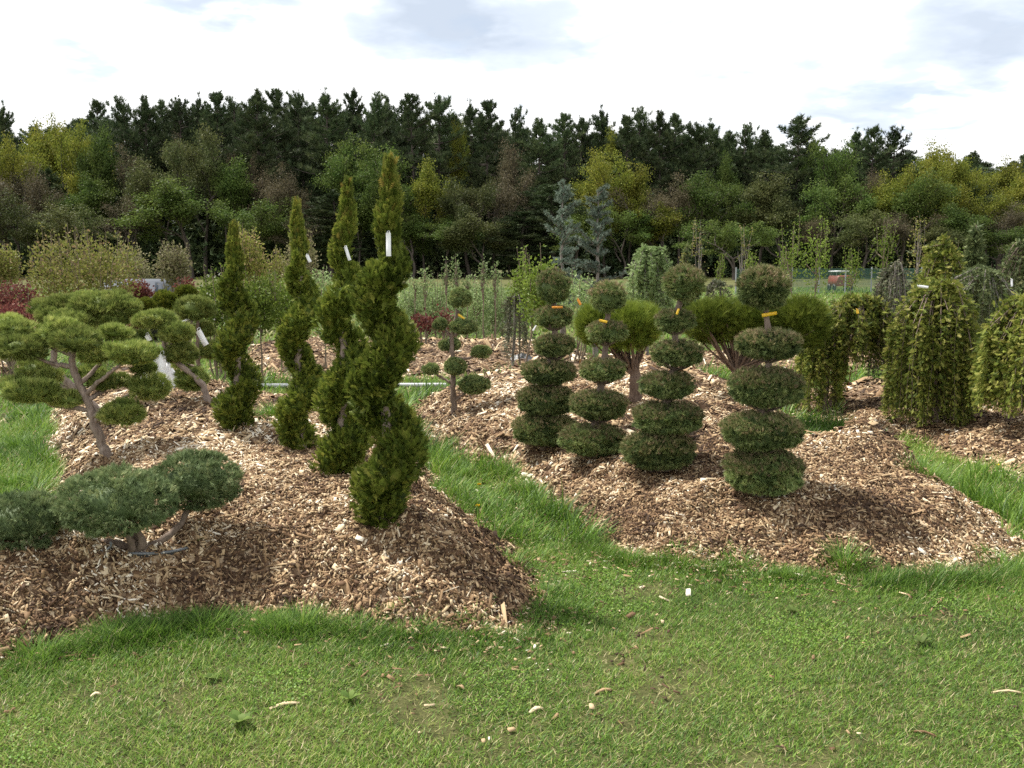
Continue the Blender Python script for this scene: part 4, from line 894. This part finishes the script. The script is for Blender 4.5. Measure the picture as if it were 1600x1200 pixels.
def proto_decid(seed, H=14.0, w=4.0, nl=7000, leaf=.26, crown0=.3):
    r = np.random.default_rng(seed); br = []; tips = []
    def grow(s, d, ln, rad, lev):
        e = s + d * ln; mid = (s + e) / 2 + r.normal(size=3) * ln * .06
        br.append(tube(smooth_path([s, mid, e], 3), np.linspace(rad, rad * .6, 7), 5 if lev < 2 else 4))
        if lev >= 2: tips.append((mid, ln * .5)); tips.append((e, ln * .6))
        if lev >= 4: return
        for i in range(3 if lev < 3 else 2):
            nd = nrm(d + r.normal(size=3) * .48 + np.array([0, 0, .12])); grow(e if i else (s + e) / 2 + (e - s) * .3 * r.random(), nd, ln * (.62 + .2 * r.random()), rad * .58, lev + 1)
    grow(np.zeros(3), nrm(np.array([r.normal() * .05, r.normal() * .05, 1])), H * crown0, .22, 0)
    tp = np.array([t[0] for t in tips]); sc = H / max(1e-3, tp[:, 2].max() * 1.06); hx = np.percentile(np.abs(tp[:, :2]), 97); sx = w / hx
    k = np.array([sx, sx, sc]); tp = tp * k
    c = r.integers(0, len(tp), nl); P = tp[c] + r.normal(size=(nl, 3)) * np.array([.42, .42, .30]) * (H / 14)
    D = nrm(r.normal(size=(nl, 3)) + np.array([0, 0, .3]))
    tr = [(V * k, F) for V, F in br]
    return tr[0], tr[1:], inst(T_LEAF, P, D, leaf * (.6 + .8 * r.random(nl)), leaf * (.8 + .8 * r.random(nl)))
protos = {}
def make_proto(key, g, mat, name, trunk_mat='bark_far'):
    tr, br, lf = g
    root = thing(name, 'tree', 'tree', (0, 0, 0)); a = mk('trunk', tr, M[trunk_mat], root, True); c = mk('crown', lf, M[mat], root); d = mk('limbs', br, M[trunk_mat], root, True)
    for o in (a, c, d): o.data.materials.clear(); 
    for o, mm in ((a, trunk_mat), (c, mat), (d, trunk_mat)):
        o.data.materials.append(M[mm])
    protos.setdefault(key, []).append([root, [a, c, d], False])
for i in range(6): make_proto('pine', proto_pine(i + 1, 20, .16 + .03 * i, 3.6 + .35 * (i % 3), 1.0), 'pine', 'pine_tree')
for i in range(6): make_proto('dec', proto_decid(i + 11, 14, 3.6 + .4 * (i % 3), 13000, .20, .26), 'decid_g', 'deciduous_tree')
for i in range(3): make_proto('bare', proto_decid(i + 31, 14, 3.4, 6500, .15, .28), 'decid_b', 'budding_tree')
cnt = {'pine': 0, 'dec': 0, 'bare': 0}
def place(key, px, top, Y, hw, mat, label, group, under=None, rz=None):
    lst = protos[key]; pr = lst[cnt[key] % len(lst)]; cnt[key] += 1
    H0 = 20.0 if key == 'pine' else 14.0; W0 = 3.8
    x = at(px, 430, Y)[0]; zb = float(base_z(x, Y)); H = at(px, top, Y)[2] - zb; sxy = S(hw, Y) / W0; sz = H / H0
    if not pr[2]: root, kids = pr[0], pr[1]; pr[2] = True
    else:
        root = pr[0].copy(); COL.objects.link(root); kids = []
        for k in pr[1]:
            c = k.copy(); COL.objects.link(c); c.parent = root; kids.append(c)
    root.location = (x, Y, zb); root.scale = (sxy, sxy, sz); root.rotation_euler[2] = rng.random() * 6.28 if rz is None else rz
    c = kids[1]; c.material_slots[0].link = 'OBJECT'; c.material_slots[0].material = M[mat]
    tag(root, label, 'tree', group); return root
# the treetops one can tell apart: (px, top row, half width, distance, kind, palette)
SKY = [(18,166,20,112,'pine'),(165,160,22,118,'pine'),(205,158,24,108,'pine'),(235,152,26,104,'pine'),(262,157,18,112,'pine'),(290,156,24,106,'pine'),(318,153,22,112,'pine'),(350,147,26,103,'pine'),(376,156,18,110,'pine'),(412,144,30,101,'pine'),(441,141,28,105,'pine'),(472,146,22,110,'pine'),(515,147,30,101,'pine'),(556,145,24,106,'pine'),(588,151,24,102,'pine'),(610,154,18,110,'pine'),(646,148,28,101,'pine'),(686,152,28,103,'pine'),(735,164,20,112,'pine'),(765,160,28,102,'pine'),(806,171,18,110,'pine'),(845,187,26,103,'pine'),(880,178,24,106,'pine'),(905,186,20,110,'pine'),(940,172,22,108,'pine'),(975,184,24,104,'pine'),(998,171,24,108,'pine'),(1030,176,26,103,'pine'),(1052,178,22,108,'pine'),(1086,194,26,103,'pine'),(1108,192,26,107,'pine'),(1134,207,18,110,'pine'),(1160,196,20,112,'pine'),(1192,205,24,108,'pine'),(1237,182,32,101,'pine'),(1262,222,18,112,'pine'),(1330,206,24,110,'pine'),(1356,200,22,106,'pine'),(1386,204,24,108,'pine'),(1508,238,22,118,'pine'),(1590,240,24,116,'pine')]
DEC = [(62,176,38,103,'dec','decid_y'),(100,168,30,108,'dec','decid_y'),(128,178,28,101,'dec','decid_y'),(45,205,32,99,'dec','decid_y'),(165,184,32,98,'dec','decid_g'),(30,240,46,96,'bare','decid_b'),(85,262,42,94,'bare','decid_b'),(10,290,40,92,'dec','decid_o'),(150,262,44,95,'dec','decid_g'),(215,215,30,99,'bare','decid_b'),(290,195,16,100,'bare','decid_b'),(322,190,36,97,'dec','decid_o'),(262,240,40,95,'dec','decid_o'),(355,235,40,96,'dec','decid_g'),(300,270,60,92,'dec','decid_g'),(400,225,22,99,'bare','decid_b'),(432,240,36,96,'bare','decid_b'),(470,262,32,94,'bare','decid_b'),(548,198,36,98,'dec','decid_g'),(592,215,42,95,'dec','decid_g'),(620,262,38,93,'dec','decid_g'),(663,240,34,94,'dec','decid_y'),(722,180,15,104,'dec','decid_y'),(645,330,40,91,'dec','decid_g'),(795,205,38,97,'bare','decid_b'),(770,262,42,94,'bare','decid_b'),(735,270,34,93,'dec','decid_o'),(755,330,44,90,'dec','decid_o'),(700,330,36,92,'dec','decid_g'),(958,184,22,103,'dec','decid_y'),(945,230,34,97,'dec','decid_y'),(985,245,34,96,'dec','decid_y'),(860,290,40,94,'pine','pine'),(1010,285,40,94,'bare','decid_b'),(1060,262,40,95,'bare','decid_b'),(1095,262,38,95,'dec','decid_g'),(1035,310,36,92,'dec','decid_y'),(970,310,36,92,'dec','decid_g'),(1135,225,26,100,'dec','decid_g'),(1190,262,44,96,'dec','decid_o'),(1215,300,40,93,'dec','decid_o'),(1292,208,32,99,'dec','decid_g'),(1345,256,30,97,'bare','decid_b'),(1300,262,44,95,'dec','decid_g'),(1375,270,34,95,'dec','decid_y'),(1432,210,34,100,'dec','decid_y'),(1466,216,30,102,'dec','decid_y'),(1405,245,34,97,'dec','decid_y'),(1450,262,44,94,'dec','decid_g'),(1495,240,30,103,'dec','decid_y'),(1550,236,34,104,'dec','decid_y'),(1580,262,40,98,'dec','decid_y'),(1520,275,40,95,'dec','decid_y'),(1560,310,44,92,'bare','decid_b'),(1490,312,40,91,'dec','decid_g'),(1350,320,44,91,'dec','decid_o'),(1410,325,40,90,'bare','decid_b'),(1147,336,42,84,'dec','decid_g'),(1600,300,36,93,'dec','decid_y'),(520,300,40,93,'pine','pine'),(560,290,34,93,'dec','decid_g'),(210,300,40,93,'bare','decid_b'),(120,315,44,92,'dec','decid_o'),(390,300,44,92,'dec','decid_g'),(820,330,40,92,'pine','pine'),(900,320,40,92,'dec','decid_g'),(50,330,40,90,'dec','decid_o'),(1280,335,36,92,'bare','decid_b'),(1460,345,40,89,'dec','decid_o'),(1550,350,44,88,'dec','decid_g'),(470,330,40,92,'bare','decid_b')]
zones = [(0,110,'the far left junipers'),(110,230,'the broad olive shrub'),(230,330,'the straight-stemmed juniper'),(330,415,'the shortest spiral'),(415,500,'the slim spiral'),(500,570,'the spiral left of the tallest'),(570,640,'the tallest spiral'),(640,740,'the pear row'),(740,830,'the vivid green tree'),(830,910,'the left blue cedar'),(910,970,'the right blue cedar'),(970,1045,'the pale weeping tree'),(1045,1120,'the right-leaning tiered spruce'),(1120,1180,'the bare grey sapling'),(1180,1265,'the nearest tiered spruce'),(1265,1345,'the red car'),(1345,1420,'the grey weeping tree'),(1420,1500,'the largest hemlock'),(1500,1570,'the dark cone evergreen'),(1570,1700,'the right edge hemlock')]
kindname = {('pine','pine'):'dark pine',('dec','decid_y'):'yellow-green tree',('dec','decid_g'):'fresh green tree',('dec','decid_o'):'olive-leaved tree',('bare','decid_b'):'brown budding tree'}
allt = [(p[0], p[1], p[3], p[2], p[4], 'pine', True) for p in SKY] + [(p[0], p[1], p[3], p[2], p[4], p[5], p[1] < 200) for p in DEC]
buck = {}
for tinfo in allt:
    z = next(z[2] for z in zones if z[0] <= tinfo[0] < z[1] or z is zones[-1]); ks = kindname[(tinfo[4], tinfo[5])] + (' on the skyline' if tinfo[6] else ' in the wood')
    buck.setdefault((ks, z), []).append(tinfo)
ordn = ['leftmost', 'second from left', 'third from left', 'fourth from left', 'fifth from left']
for (ks, z), l in buck.items():
    l.sort(key=lambda q: q[0])
    for i, (px, top, Y, hw, key, mat, sk) in enumerate(l):
        lab = '%s above %s' % (ks, z) if len(l) == 1 else '%s above %s, %s of %d' % (ks, z, ordn[i], len(l))
        if len(lab.split()) > 16: lab = lab.replace('in the face of the wood', 'in the wood')
        if len(lab.split()) > 16: lab = lab.replace(' of %d' % len(l), '').replace('spiral left of the tallest', 'third spiral')
        if len(lab.split()) > 16: lab = '%s above %s, %s' % (ks.replace('in the face of the wood', 'in the wood'), z, ordn[i])
        place(key, px, top + 2, Y, hw * (1.6 if key == 'pine' else 1.25), mat, lab, 'trees of the wood behind the nursery')
# the pines standing deeper in the wood
for row, (Y, n) in enumerate(((114, 42), (122, 40), (131, 38))):
    for i in range(n):
        px = -300 + 2200 * (i + rng.random() * .8) / n
        sky = np.interp(px, [0, 200, 440, 700, 860, 1000, 1240, 1400, 1600], [195, 172, 160, 172, 205, 195, 222, 232, 256])
        place('pine', px, sky + 8 + 16 * rng.random(), Y, 48, 'pine', 'dark pine standing deep in the wood behind the foremost trees', 'pines deep in the wood')
for i in range(36):
    px = -260 + 2120 * (i + rng.random()) / 36
    place('pine', px, 250 + 70 * rng.random(), 98 + 8 * rng.random(), 36, 'pine', 'lower dark pine in the shaded edge of the wood', 'lower pines in the edge of the wood')
# shaded undergrowth
n = 52000; x = (rng.random(n) * 2 - 1) * 85; y = 96 + 42 * rng.random(n); h = (3.0 + 6.0 * vn(x * .2, y * .2, 3)) * np.sqrt(rng.random(n)) + np.clip((y - 112) * .22, 0, 5) * rng.random(n)
P = np.stack([x, y, base_z(x, y) + h * rng.random(n) ** .5], 1)
tag(mk('undergrowth', inst(T_FAR, P, nrm(runit(n) + np.array([0, 0, .6])), .75), M['pine']), 'dark undergrowth filling the foot of the wood', 'undergrowth', kind='stuff')

# ------------------------------------------------------------ cars, fence
def car(label, px, Y, wid, paint, rz=0, light='grey'):
    x = at(px, 430, Y)[0]; zb = float(base_z(x, Y)); root = thing('parked_car', label, 'car', (x, Y, zb), None)
    W = wid; Lc = 4.3
    # stations along the length: (y, half width, z low, z belt, roof half width, roof z)
    st = [(-2.15,.74,.35,.62,.70,.63),(-2.05,.84,.25,.72,.76,.74),(-1.2,.88,.22,.90,.80,.93),(-.95,.89,.22,.93,.78,.98),(-.35,.89,.22,.95,.62,1.38),(.9,.89,.22,.97,.62,1.42),(1.5,.88,.22,.98,.64,1.30),(1.95,.86,.25,.96,.76,1.0),(2.12,.80,.35,.90,.72,.92)]
    V = []; F = []
    for (yy, hw, zl, zbt, rw, rzv) in st:
        V += [[-hw * .9, yy, zl], [-hw, yy, zl + .12], [-hw, yy, zbt - .05], [-hw * .95, yy, zbt], [-rw, yy, rzv - .02], [-rw * .8, yy, rzv + .02], [rw * .8, yy, rzv + .02], [rw, yy, rzv - .02], [hw * .95, yy, zbt], [hw, yy, zbt - .05], [hw, yy, zl + .12], [hw * .9, yy, zl]]
    m = 12
    for i in range(len(st) - 1):
        for j in range(m): F.append([i * m + j, (i + 1) * m + j, (i + 1) * m + (j + 1) % m, i * m + (j + 1) % m])
    V = np.array(V); g = [(V * np.array([W / 1.78, 1, 1]) + np.array([x, Y, zb]), np.array(F)), ]
    # end caps
    for i in (0, len(st) - 1):
        c = list(range(i * m, i * m + m)); q = [[c[0], c[1], c[10], c[11]], [c[1], c[2], c[9], c[10]], [c[2], c[3], c[8], c[9]], [c[3], c[4], c[7], c[8]], [c[4], c[5], c[6], c[7]]]
        g.append((g[0][0], np.array(q)))
    mk('body', g, M[paint], root, False)
    def quad(p, nm, mt): 
        p = np.array(p) * np.array([W / 1.78, 1, 1]); n_ = np.cross(p[1] - p[0], p[2] - p[0]); n_ = n_ / np.linalg.norm(n_) * .012
        ctr = p.mean(0); n_ = n_ if n_ @ (ctr - np.array([0, 0, .7])) > 0 else -n_
        q = np.concatenate([p + n_, p - n_]) + np.array([x, Y, zb]); mk(nm, (q, np.array([[0, 1, 2, 3], [4, 7, 6, 5], [0, 4, 5, 1], [1, 5, 6, 2], [2, 6, 7, 3], [3, 7, 4, 0]])), M[mt], root)
    quad([[-.72, -.88, 1.02], [.72, -.88, 1.02], [.58, -.38, 1.36], [-.58, -.38, 1.36]], 'windscreen', 'glass')
    quad([[-.66, 1.9, 1.06], [.66, 1.9, 1.06], [.60, 1.55, 1.27], [-.60, 1.55, 1.27]], 'rear_window', 'glass')
    for s in (-1, 1):
        quad([[s * .83, -.75, 1.0], [s * .83, 1.45, 1.02], [s * .65, 1.1, 1.34], [s * .65, -.3, 1.34]], 'side_window', 'glass')
        quad([[s * .50, -2.14, .60], [s * .74, -2.10, .60], [s * .72, -2.08, .70], [s * .50, -2.12, .70]], 'headlight', 'white')
        for yy in (-1.35, 1.3):
            a = np.linspace(0, 2 * PI, 21)[:-1]; ring = lambda r, xx: np.stack([np.full(20, x + s * xx * W / 1.78), Y + yy + r * np.cos(a), zb + .31 + r * np.sin(a)], 1)
            V = np.concatenate([ring(.31, .70), ring(.31, .90), ring(.20, .91), ring(.02, .89)]); F = [[k * 20 + j, k * 20 + (j + 1) % 20, (k + 1) * 20 + (j + 1) % 20, (k + 1) * 20 + j] for k in range(3) for j in range(20)]
            mk('wheel', (V, np.array(F)), M['pot'], root, True)
    root.rotation_euler[2] = rz; root.scale[2] = .87
    return root
M['glass'] = plain_mat('car_glass', (.03,.04,.05), .5, noise=.02, spec=.15)
M['paint_s'] = plain_mat('silver_blue_paint', (.07,.08,.095), .55, noise=.03, spec=.2)
M['paint_r'] = plain_mat('red_paint', (.22,.045,.03), .5, noise=.05)
car('silver-blue car seen end-on behind the rounded red maple', 213, 22, 1.8, 'paint_s', .06)
def cart():
    Y = 54; x = at(1313, 430, Y)[0]; zb = float(base_z(x, Y)); root = thing('utility_cart', 'small red cart with a pale roof behind the green netting', 'cart', (x, Y, zb))
    o = np.array([x, Y, zb]); prof = [(-.48, .30), (-.50, .55), (-.44, .80), (-.34, .88), (.34, .88), (.44, .80), (.50, .55), (.48, .30)]
    V = []; F = []; m = len(prof)
    for yy, k in ((-.8, .8), (-.7, 1), (.6, 1), (.72, .8)): V += [[px_ * (k * .5 + .5), yy, .3 + (z - .3) * (k * .6 + .4)] for px_, z in prof]
    for i in range(3):
        for j in range(m): F.append([i * m + j, i * m + (j + 1) % m, (i + 1) * m + (j + 1) % m, (i + 1) * m + j])
    V = np.array(V) + o; g = [(V, np.array(F))]
    for i in (0, 3): g.append((V, np.array([[i * m + a_ for a_ in q] for q in ([0, 1, 6, 7], [1, 2, 5, 6], [2, 3, 4, 5])])))
    mk('body', g, M['paint_r'], root)
    for sx in (-.38, .38):
        for sy in (-.5, .45): mk('roof_post', tube([o + [sx, sy, .8], o + [sx, sy, 1.08]], .018, 6), M['post'], root)
        for sy in (-.45, .42):
            a = np.linspace(0, 2 * PI, 17)[:-1]; V = np.concatenate([np.stack([np.full(16, xx), r * np.cos(a) + sy, .2 + r * np.sin(a)], 1) for xx, r in ((sx * 1.05, .2), (sx * 1.35, .2), (sx * 1.36, .1))]) + o
            mk('wheel', (V, np.array([[k * 16 + j, k * 16 + (j + 1) % 16, (k + 1) * 16 + (j + 1) % 16, (k + 1) * 16 + j] for k in range(2) for j in range(16)])), M['pot'], root)
    t = np.linspace(-.5, .5, 7); V = np.array([[a_, b_, 1.10 + .03 * (1 - 4 * a_ * a_)] for b_ in (-.62, .58) for a_ in t] + [[a_, b_, 1.06] for b_ in (-.62, .58) for a_ in t]) + o
    F = [[i, i + 1, i + 8, i + 7] for i in range(6)] + [[14 + i, 21 + i, 22 + i, 15 + i] for i in range(6)] + [[i, 14 + i, 15 + i, i + 1] for i in range(6)] + [[7 + i, 8 + i, 22 + i, 21 + i] for i in range(6)] + [[0, 7, 21, 14], [6, 20, 27, 13]]
    mk('roof', (V, np.array(F)), M['white'], root)
def net_mat():
    m, nt, N, Lk = new_mat('green_netting')
    b = N.new('ShaderNodeBsdfPrincipled'); b.inputs['Base Color'].default_value = (.05,.13,.09,1); b.inputs['Roughness'].default_value = .7
    o = N.new('ShaderNodeOutputMaterial'); Lk.new(b.outputs[0], o.inputs[0]); return m
M['net'] = net_mat(); M['post'] = plain_mat('steel_post', (.28,.30,.31), .5)
M['post'] = plain_mat('steel_post', (.28,.30,.31), .5); cart()
A = at(1150, 430, 48); B = at(1440, 430, 52); ft = thing('netting_fence', 'low green netting fence crossing the far grass in front of the red car', 'fence', (A[0], A[1], float(base_z(A[0], A[1]))))
def fp(t): 
    p = A + (B - A) * t; p[2] = float(base_z(p[0], p[1])); return p
g = []; Hf = 1.25
for t in np.linspace(0, 1, 150): p = fp(t); g.append(tube([p, p + np.array([0, 0, Hf])], .010, 3))
for z in np.linspace(.05, Hf, 20): g.append(tube([fp(t) + np.array([0, 0, z]) for t in np.linspace(0, 1, 8)], .009, 3))
mk('netting', g, M['net'], ft)
for t in np.linspace(0, 1, 8): p = fp(t); mk('post', tube([p, p + np.array([0, 0, Hf + .1])], .035, 6), M['post'], ft)

# ------------------------------------------------------------ small plants and single chips on the lawn
M['weed'] = leaf_mat('broad_weed_leaf', [(.07,.12,.025), (.12,.18,.035), (.16,.22,.06)], .3)
M['dand'] = leaf_mat('dandelion_yellow', [(.75,.50,.02), (.85,.62,.03)], .2)
T_WEED = (np.array([[0, -.02, 0], [0, .02, 0], [.35, .10, .12], [.35, -.10, .12], [.7, .15, .12], [.7, -.15, .12], [1, 0, 0], [1, 0, 0]], float), np.array([[0, 1, 2, 3], [3, 2, 4, 5], [5, 4, 6, 7]]))
T_WEED = (T_WEED[0], np.array([[0, 1, 2], [0, 2, 3], [3, 2, 4], [3, 4, 5], [5, 4, 6]]))
for px, py, r, lab in ((375,1135,.10,'broad-leaved weed rosette in the lawn left of the bottom centre'),(548,1098,.08,'pale green weed below the left mound'),(330,1065,.07,'weed rosette under the left fringe of long grass'),(1240,960,.07,'weed rosette in the lawn below the right mound'),(1440,1010,.08,'weed rosette in the lawn at the lower right'),(770,940,.05,'single broad weed on the right tip of the left mound'),(310,850,.05,'small weed in the mulch beside the sunken pot')):
    b = hit(px, py); m = 9; a = np.linspace(0, 2 * PI, m + 1)[:-1] + rng.random(m) * .5
    D = nrm(np.stack([np.cos(a), np.sin(a), .45 + .4 * rng.random(m)], 1)); N = nrm(np.cross(np.cross(D, [0, 0, 1]), D))
    tag(mk('weed', inst(T_WEED, np.tile(b + [0, 0, .005], (m, 1)), D, r * .62 * (.7 + .5 * rng.random(m)), r * .9, N), M['weed'], origin=tuple(b)), lab, 'weed', 'broad-leaved weeds')
for px, py, lab in ((746,797,'yellow dandelion in the grass right of the tallest spiral'),(748,763,'tiny yellow dandelion farther up the grass between the mounds'),(1478,684,'yellow dandelion at the edge of the right-hand bed'),(1557,732,'yellow dandelion on the mulch at the right edge')):
    b = hit(px, py + 6); root = thing('dandelion', lab, 'flower', b, 'dandelions'); mk('stem', limb([b, b + [.004, 0, .05]], .002, .0015, 5, 3), M['grass'], root)
    m = 34; a = rng.random(m) * 2 * PI; D = nrm(np.stack([np.cos(a), np.sin(a), .2 + .9 * rng.random(m)], 1)); mk('flower', inst(T_LEAF, np.tile(b + [.004, 0, .052], (m, 1)), D, .018), M['dand'], root)
for px, py, L, w, r, a, lab in ((445,1105,.085,.018,.8,.5,'long tan bark strip on the lawn left of the bottom centre'),(838,1112,.05,.018,.85,.7,'tan wood chunk on the lawn near the bottom centre'),(943,1083,.065,.014,.55,.5,'brown bark strip on the lawn right of the tan chunk'),(720,1077,.03,.02,.6,2.4,'small brown chip on the lawn left of the tan chunk'),(1445,1150,.07,.008,.3,-.6,'dark twig at the lower right of the lawn'),(1575,1085,.09,.010,.8,-.1,'pale stick on the lawn at the right edge'),(150,1090,.03,.015,.85,.6,'small pale chip on the lawn at lower left'),(1035,975,.02,.018,.8,1.5,'pale square chip on the lawn right of centre'),(195,905,.06,.020,.8,.95,'broad tan wood slab on the mulch below the sunken pot'),(170,935,.11,.009,.85,-.25,'curved pale stick on the mulch at the lower left'),(780,988,.11,.012,.9,-.08,'long whitish splinter at the right foot of the left mound'),(720,906,.045,.012,.9,1.5,'upright pale splinter on the right flank of the left mound')):
    b = hit(px, py); b[2] += .006; q = np.array([[math.cos(a), math.sin(a) * .9, 0]]); n = 5; t = np.linspace(-.5, .5, n)
    V = []; 
    for i, ti in enumerate(t):
        ww = w * (.55 + .25 * rng.random()) * (1 if 0 < i < n - 1 else .6 + .3 * rng.random()); c = b + q[0] * ti * L * 1.3 + np.array([0, 0, .006 * math.cos(ti * 5)]); s = np.array([-math.sin(a), math.cos(a), .15]) * ww * .6
        V += [c - s, c + s, c + s * .8 + [0, 0, .005], c - s * .8 + [0, 0, .005]]
    F = [[i * 4 + j, i * 4 + (j + 1) % 4, i * 4 + 4 + (j + 1) % 4, i * 4 + 4 + j] for i in range(n - 1) for j in range(4)] + [[0, 3, 2, 1], [n * 4 - 4, n * 4 - 3, n * 4 - 2, n * 4 - 1]]
    tag(mk('wood_piece', (np.array(V), np.array(F), np.full(len(F), r)), M['chips'], origin=tuple(b)), lab, 'wood piece', 'loose pieces of wood')

# ------------------------------------------------------------ light, sky, camera
SUN = np.array([-.50, .26, 1.0]); SUN = SUN / np.linalg.norm(SUN)
elev = math.asin(SUN[2]); azim = math.atan2(SUN[0], SUN[1])
w = bpy.data.worlds.new('World'); scn.world = w; w.use_nodes = True; nt = w.node_tree; N = nt.nodes; Lk = nt.links; N.clear()
out = N.new('ShaderNodeOutputWorld'); bg = N.new('ShaderNodeBackground'); Lk.new(bg.outputs[0], out.inputs[0])
sky = N.new('ShaderNodeTexSky'); sky.sky_type = 'NISHITA'; sky.sun_disc = False; sky.sun_elevation = elev; sky.sun_rotation = azim
tc = N.new('ShaderNodeTexCoord'); sep = N.new('ShaderNodeSeparateXYZ'); Lk.new(tc.outputs['Generated'], sep.inputs[0])
def math_(op, a, b=None, c=None, clamp=False):
    n = N.new('ShaderNodeMath'); n.operation = op; n.use_clamp = clamp
    for i, v in enumerate((a, b, c)):
        if v is None: continue
        if hasattr(v, 'links') or hasattr(v, 'node'): Lk.new(v, n.inputs[i])
        else: n.inputs[i].default_value = v
    return n.outputs[0]
zc = math_('ADD', math_('MAXIMUM', sep.outputs[2], 0.0), .16)
cb = N.new('ShaderNodeCombineXYZ'); Lk.new(math_('DIVIDE', sep.outputs[0], zc), cb.inputs[0]); Lk.new(math_('DIVIDE', sep.outputs[1], zc), cb.inputs[1])
nz = N.new('ShaderNodeTexNoise'); nz.inputs['Scale'].default_value = 1.5; nz.inputs['Detail'].default_value = 9; nz.inputs['Roughness'].default_value = .58; Lk.new(cb.outputs[0], nz.inputs['Vector'])
nz2 = N.new('ShaderNodeTexNoise'); nz2.inputs['Scale'].default_value = 4.0; nz2.inputs['Detail'].default_value = 7; Lk.new(cb.outputs[0], nz2.inputs['Vector'])
# warped view direction for the grey cloud bellies
sub = N.new('ShaderNodeVectorMath'); sub.operation = 'SUBTRACT'; Lk.new(nz2.outputs['Color'], sub.inputs[0]); sub.inputs[1].default_value = (.5, .5, .5)
scl = N.new('ShaderNodeVectorMath'); scl.operation = 'SCALE'; Lk.new(sub.outputs[0], scl.inputs[0]); scl.inputs['Scale'].default_value = .16
wd = N.new('ShaderNodeVectorMath'); wd.operation = 'ADD'; Lk.new(tc.outputs['Generated'], wd.inputs[0]); Lk.new(scl.outputs[0], wd.inputs[1])
tot = None
for px, py, rx, rz_, amt in ((770, 60, .11, .050, .8), (640, 20, .09, .04, .55), (1570, 55, .10, .045, .9), (320, 0, .11, .022, .8), (1315, 150, .07, .030, .6), (1130, 120, .05, .018, .4), (1420, 180, .10, .018, .4), (110, 110, .07, .016, .35), (1000, 20, .12, .02, .3), (1280, 20, .07, .012, .35)):
    d = nrm(ray(px, py)); s1_ = N.new('ShaderNodeVectorMath'); s1_.operation = 'SUBTRACT'; Lk.new(wd.outputs[0], s1_.inputs[0]); s1_.inputs[1].default_value = tuple(d)
    m1 = N.new('ShaderNodeVectorMath'); m1.operation = 'MULTIPLY'; Lk.new(s1_.outputs[0], m1.inputs[0]); m1.inputs[1].default_value = (1 / rx, 1 / rx, 1 / rz_)
    ln = N.new('ShaderNodeVectorMath'); ln.operation = 'LENGTH'; Lk.new(m1.outputs[0], ln.inputs[0])
    v = math_('MULTIPLY', math_('SUBTRACT', 1.25, ln.outputs['Value'], None, True), amt)
    tot = v if tot is None else math_('ADD', tot, v)
r1 = ramp(N, [(.0, 1.25, 1.25, 1.25), (.45, .60, .66, .74), (1, .44, .50, .59)]); 
Lk.new(math_('ADD', tot, math_('MULTIPLY', math_('SUBTRACT', nz.outputs[0], .53, None, True), 1.2), None, True), r1.inputs[0])
r1.color_ramp.elements[0].color = (1.0, 1.0, 1.0, 1)
sk = N.new('ShaderNodeMix'); sk.data_type = 'RGBA'; sk.blend_type = 'MULTIPLY'; sk.inputs[0].default_value = 1; Lk.new(sky.outputs[0], sk.inputs[6]); sk.inputs[7].default_value = (.10, .10, .10, 1)
mx = N.new('ShaderNodeMix'); mx.data_type = 'RGBA'
open_ = math_('MULTIPLY', math_('SUBTRACT', sep.outputs[2], .35, None, True), .8, None, True)
gap = math_('MULTIPLY', math_('SUBTRACT', .47, nz2.outputs[0], None, True), 2.0, None, True)
Lk.new(math_('ADD', open_, gap, None, True), mx.inputs[0]); Lk.new(r1.outputs[0], mx.inputs[6]); Lk.new(sk.outputs[2], mx.inputs[7])
Lk.new(mx.outputs[2], bg.inputs[0]); bg.inputs[1].default_value = 1.0
sd_ = bpy.data.lights.new('sun', 'SUN'); sd_.energy = 4.6; sd_.angle = math.radians(2.5); sd_.color = (1, .95, .87)
so = bpy.data.objects.new('sun', sd_); COL.objects.link(so); so.rotation_euler = Vector(tuple(-SUN)).to_track_quat('-Z', 'Y').to_euler(); so.location = (0, 0, 30)
cam = bpy.data.cameras.new('camera'); co = bpy.data.objects.new('camera', cam); COL.objects.link(co); scn.camera = co
cam.sensor_width = 36; cam.lens = 36 * F_PX / 1600; co.location = (0, 0, CAM_Z); co.rotation_euler = (math.pi / 2 - PITCH, 0, 0); cam.clip_end = 5000; cam.clip_start = .05
scn.view_settings.view_transform = 'Standard'; scn.view_settings.look = 'None'; scn.view_settings.exposure = .62; scn.view_settings.gamma = 1
scn.cycles.max_bounces = 6; scn.cycles.diffuse_bounces = 3; scn.cycles.transmission_bounces = 4; scn.cycles.use_denoising = False
